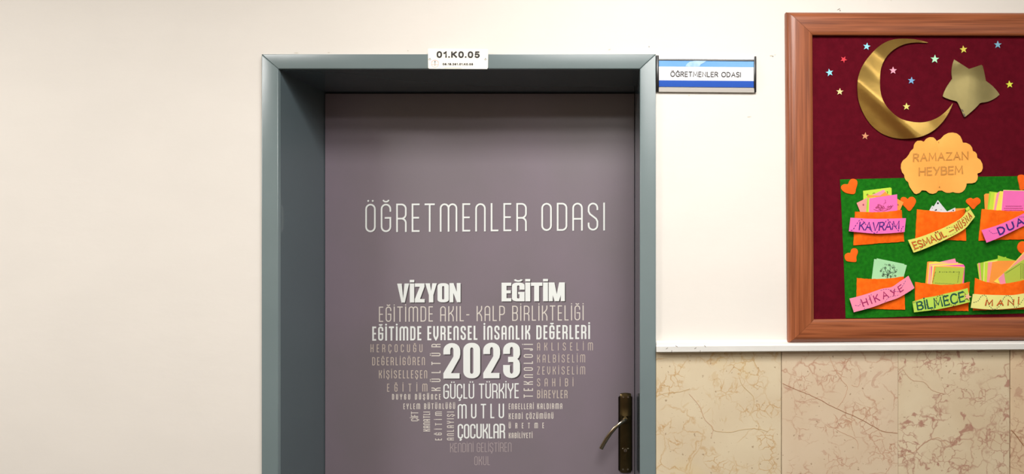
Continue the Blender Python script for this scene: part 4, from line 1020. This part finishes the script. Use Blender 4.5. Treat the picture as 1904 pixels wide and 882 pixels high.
# name strips -----------------------------------------------------------
class Strip:
    def __init__(s, top, bot, m, lab, base, lift=lambda u: 0, n=41):
        s.T, s.B = loft(top, bot, n); s.n = n; s.base = base; s.lift = lift
        rows = 5
        s.W = sum(math.dist(((s.T[i][0] + s.B[i][0]) / 2, (s.T[i][1] + s.B[i][1]) / 2), ((s.T[i + 1][0] + s.B[i + 1][0]) / 2, (s.T[i + 1][1] + s.B[i + 1][1]) / 2)) for i in range(n - 1))
        s.H = math.dist(s.T[n // 2], s.B[n // 2])
        grid = [[s.at(j / (n - 1), i / (rows - 1)) for j in range(n)] for i in range(rows)]
        s.o = sheet('name_strip', grid, .0005, M[m]); tag(s.o, lab, 'label strip', 'lettered paper strips on the felt pockets')
    def at(s, u, v, up=0.0):
        f = min(max(u, 0), 1) * (s.n - 1); i = min(int(f), s.n - 2); t = f - i
        a = [s.T[i][k] + (s.T[i + 1][k] - s.T[i][k]) * t for k in (0, 1)]; b = [s.B[i][k] + (s.B[i + 1][k] - s.B[i][k]) * t for k in (0, 1)]
        return (a[0] + (b[0] - a[0]) * v, a[1] + (b[1] - a[1]) * v, s.base + s.lift(u) + up)
    def text(s, txt, u0, u1, v0, v1, wt, m, wscale=1.0, v0b=None, v1b=None, lift=0.0):
        W = (u1 - u0) * s.W; H = (v1 - v0) * s.H
        v0b = v0 if v0b is None else v0b; v1b = v1 if v1b is None else v1b
        def fn(a, b):
            t = a / W; lo, hi = v0 + (v0b - v0) * t, v1 + (v1b - v1) * t
            return s.at(u0 + (u1 - u0) * t, hi - (hi - lo) * b / H, .0005 + lift)
        put('lettering', layout(txt, 'hand', H, W, wt, wscale, True), fn, M[m], s.o)
    def dashes(s, pts, wt, m, dash=2.6, gap=1.8, curve=True):
        L = smoothline([(u * s.W, v * s.H) for u, v in pts], 160); acc = 0; seg = []; out = []; on = True
        for a, b in zip(L, L[1:]):
            seg.append(a); acc += math.dist(a, b)
            if acc > (dash if on else gap):
                if on and len(seg) > 1: out += ribbon(seg + [b], wt / 2, False)
                seg = []; acc = 0; on = not on
        put('dashed_line', out, lambda a, b: s.at(a / s.W, b / s.H, .00035), M[m], s.o)
SB = FELT + .0125
lift = lambda u: 0.0006 * math.sin(u * math.pi)
s1 = Strip(k1([(135, 472), (350, 485), (560, 485), (785, 478)]), k1([(116, 632), (280, 648), (430, 660), (600, 655), (768, 640)]), 'strip_pink', 'hot pink paper strip lettered KAVRAM', FELT + .0122, lift)
s1.text('KAVRAM', .17, .90, .24, .86, 2.3, 'purple_ink', .86, .16, .76)
s1.dashes([(.03, .93), (.07, .85), (.12, .45), (.19, .07), (.26, .3), (.34, .62), (.47, .98), (.55, .62), (.62, .3), (.67, .07), (.74, .3), (.82, .6), (.90, .92)], 1.4, 'purple_ink')
s1.dashes([(.935, .95), (.945, .7), (.99, .5)], 1.4, 'purple_ink')
s2 = Strip(k2([(52, 608), (170, 580), (300, 535), (470, 465), (640, 375), (705, 320), (740, 262), (762, 216)]), k2([(118, 757), (220, 722), (350, 668), (500, 600), (650, 522), (735, 462), (790, 395), (838, 335)]), 'strip_yellow', 'curved yellow paper strip lettered ESMAÜL-HÜSNA', FELT + .0108, lambda u: .0008 * math.sin(u * math.pi) + .0022 * max(0, u - .8) * 5 * (u - .8))
for (tx, a, b) in (('ESMAÜL', .03, .52), ('-', .565, .63), ('HÜSNA', .665, .965)):
    ws = .95 if len(tx) == 6 else .52
    if tx == '-': ws = 1.3
    s2.text(tx, a, b, .2, .82, 2.4 if len(tx) == 6 else 1.9, 'brown_ink', ws)
    s2.text(tx, a + .001, b + .001, .22, .80, 1.5 if len(tx) == 6 else 1.15, 'orange_ink', ws * 1.06, lift=.0002)
s2.dashes([(.1, .93), (.2, .7), (.3, .35), (.33, .1)], .7, 'green_ink')
s2.dashes([(.36, .95), (.45, .8), (.6, .85), (.7, .72), (.64, .3), (.55, .12)], .7, 'green_ink')
s2.dashes([(.02, .8), (.06, .95)], .8, 'brown_ink'); s2.dashes([(.9, .9), (.97, .8)], .8, 'brown_ink'); s2.dashes([(.8, .1), (.87, .15)], .8, 'navy_ink')
slab('folded_tab', k2([(724, 240), (764, 214), (778, 240), (742, 272)]), FELT + .013, .0005, M['yellow_green'], s2.o)
s3 = Strip(k3([(248, 597), (400, 552), (540, 495), (684, 425), (800, 362)]), k3([(300, 726), (430, 675), (560, 612), (690, 550), (840, 478)]), 'strip_pink', 'hot pink paper strip lettered DUA', FELT + .0118, lift)
s3.text('DUA', .25, .73, .16, .86, 2.9, 'blue_ink', 1.2)
s3.dashes([(.12, .2), (.16, .5), (.25, .6), (.34, .9)], .8, 'purple_ink', 1.6, 1.6); s3.dashes([(.52, .85), (.55, .4), (.58, .1)], .8, 'purple_ink', 1.6, 1.6); s3.dashes([(.68, .1), (.76, .3), (.82, .7)], .9, 'purple_ink', 1.8, 1.5)
s4 = Strip(k4([(122, 602), (220, 578), (350, 540), (500, 488), (620, 465), (710, 405), (760, 372), (814, 334)]), k4([(174, 762), (300, 730), (430, 690), (560, 640), (680, 600), (770, 552), (830, 515), (884, 478)]), 'strip_salmon', 'salmon pink paper strip lettered HİKAYE', FELT + .0098, lift)
s4.text('HİKAYE', .16, .84, .26, .80, 1.9, 'crimson_ink', 1.0, .2, .70)
s4.dashes([(.05, .55), (.12, .62), (.17, .1)], .7, 'purple_ink', 3, 1.4); s4.dashes([(.17, .98), (.19, .6)], .7, 'purple_ink'); s4.dashes([(.28, .45), (.36, .05)], .7, 'purple_ink'); s4.dashes([(.5, .1), (.62, .12), (.74, .55), (.82, .62)], .7, 'purple_ink'); s4.dashes([(.5, .95), (.6, .72), (.75, .82)], .6, 'purple_ink'); s4.dashes([(.84, .4), (.95, .12)], .8, 'purple_ink')
s5 = Strip(k5([(45, 622), (110, 600), (200, 572), (330, 550), (470, 516), (600, 486), (742, 448)]), k5([(66, 754), (200, 738), (330, 722), (470, 695), (620, 662), (772, 624)]), 'strip_green', 'lime green paper strip lettered BİLMECE', FELT + .0138, lift)
s5.text('BİLMECE', .06, .92, .12, .88, 2.8, 'green_ink', .9)
s5.dashes([(.13, .2), (.24, .55), (.3, .92), (.35, .95), (.42, .5), (.43, .12), (.5, .02), (.58, .15), (.63, .7), (.7, .98), (.76, .8), (.84, .3), (.9, .12), (.95, .45)], 1.3, 'brown_ink', 2, 1.3)
slab('folded_tab', k5([(42, 620), (100, 600), (96, 612), (62, 636)]), FELT + .0146, .0005, M['olive'], s5.o)
s6 = Strip(k6([(112, 570), (250, 578), (400, 582), (550, 582), (684, 562), (790, 545)]), k6([(88, 722), (220, 736), (350, 740), (500, 732), (640, 718), (790, 700)]), 'pale_yellow', 'pale yellow paper strip lettered MANİ', FELT + .0136, lift)
s6.text('MANİ', .215, .75, .32, .77, 2.6, 'brown_ink', 1.25)
s6.text('MANİ', .212, .747, .31, .75, 1.6, 'orange_ink', 1.35, lift=.0002)
s6.dashes([(.03, .6), (.1, .45), (.14, .12), (.2, .05), (.25, .4), (.28, .75), (.36, .98), (.45, .75), (.5, .2), (.56, .02), (.63, .25), (.68, .92), (.75, .8), (.82, .4), (.9, .2)], 1.2, 'navy_ink', 1.4, 1.5)
ps = slab('paper_star', star5(1799.6, 552.2, 7.0, .3), FELT + .0155, .001, M['star_peach']); tag(ps, 'small peach paper star at the right end of the lime BILMECE strip', 'star', 'small paper stars on the burgundy cloth')

# unseen panels added around the flash-bounce and fill lights above
NAMES = ['white ceiling light panel nearest the door wall, first of the close row of three', 'middle white ceiling light panel of the close row of three', 'white ceiling light panel farthest from the door wall in the close row', 'white ceiling light panel alone toward the left end of the corridor', 'white ceiling light panel alone toward the right end of the corridor']
e = bpy.data.materials.new('lamp_glow'); e.use_nodes = True; bs = e.node_tree.nodes['Principled BSDF']
bs.inputs['Emission Color'].default_value = (1, .96, .9, 1); bs.inputs['Emission Strength'].default_value = 3.0
for (lx, ly, pw), nm in zip(LIGHTS, NAMES):
    r = empty('ceiling_light'); tag(r, nm, 'light', 'corridor ceiling lights')
    bm = bmesh.new()
    for (a, b_, c_, d_) in ((-.52, -.48, -.25, .25), (.48, .52, -.25, .25), (-.48, .48, -.25, -.21), (-.48, .48, .21, .25)): box(bm, lx + a, lx + b_, ly + c_, ly + d_, CEIL - .065, CEIL - .0001)
    link('lamp_frame', bm, M['alu'], r)
    bm = bmesh.new(); box(bm, lx - .48, lx + .48, ly - .21, ly + .21, CEIL - .055, CEIL - .04); link('diffuser', bm, e, r)
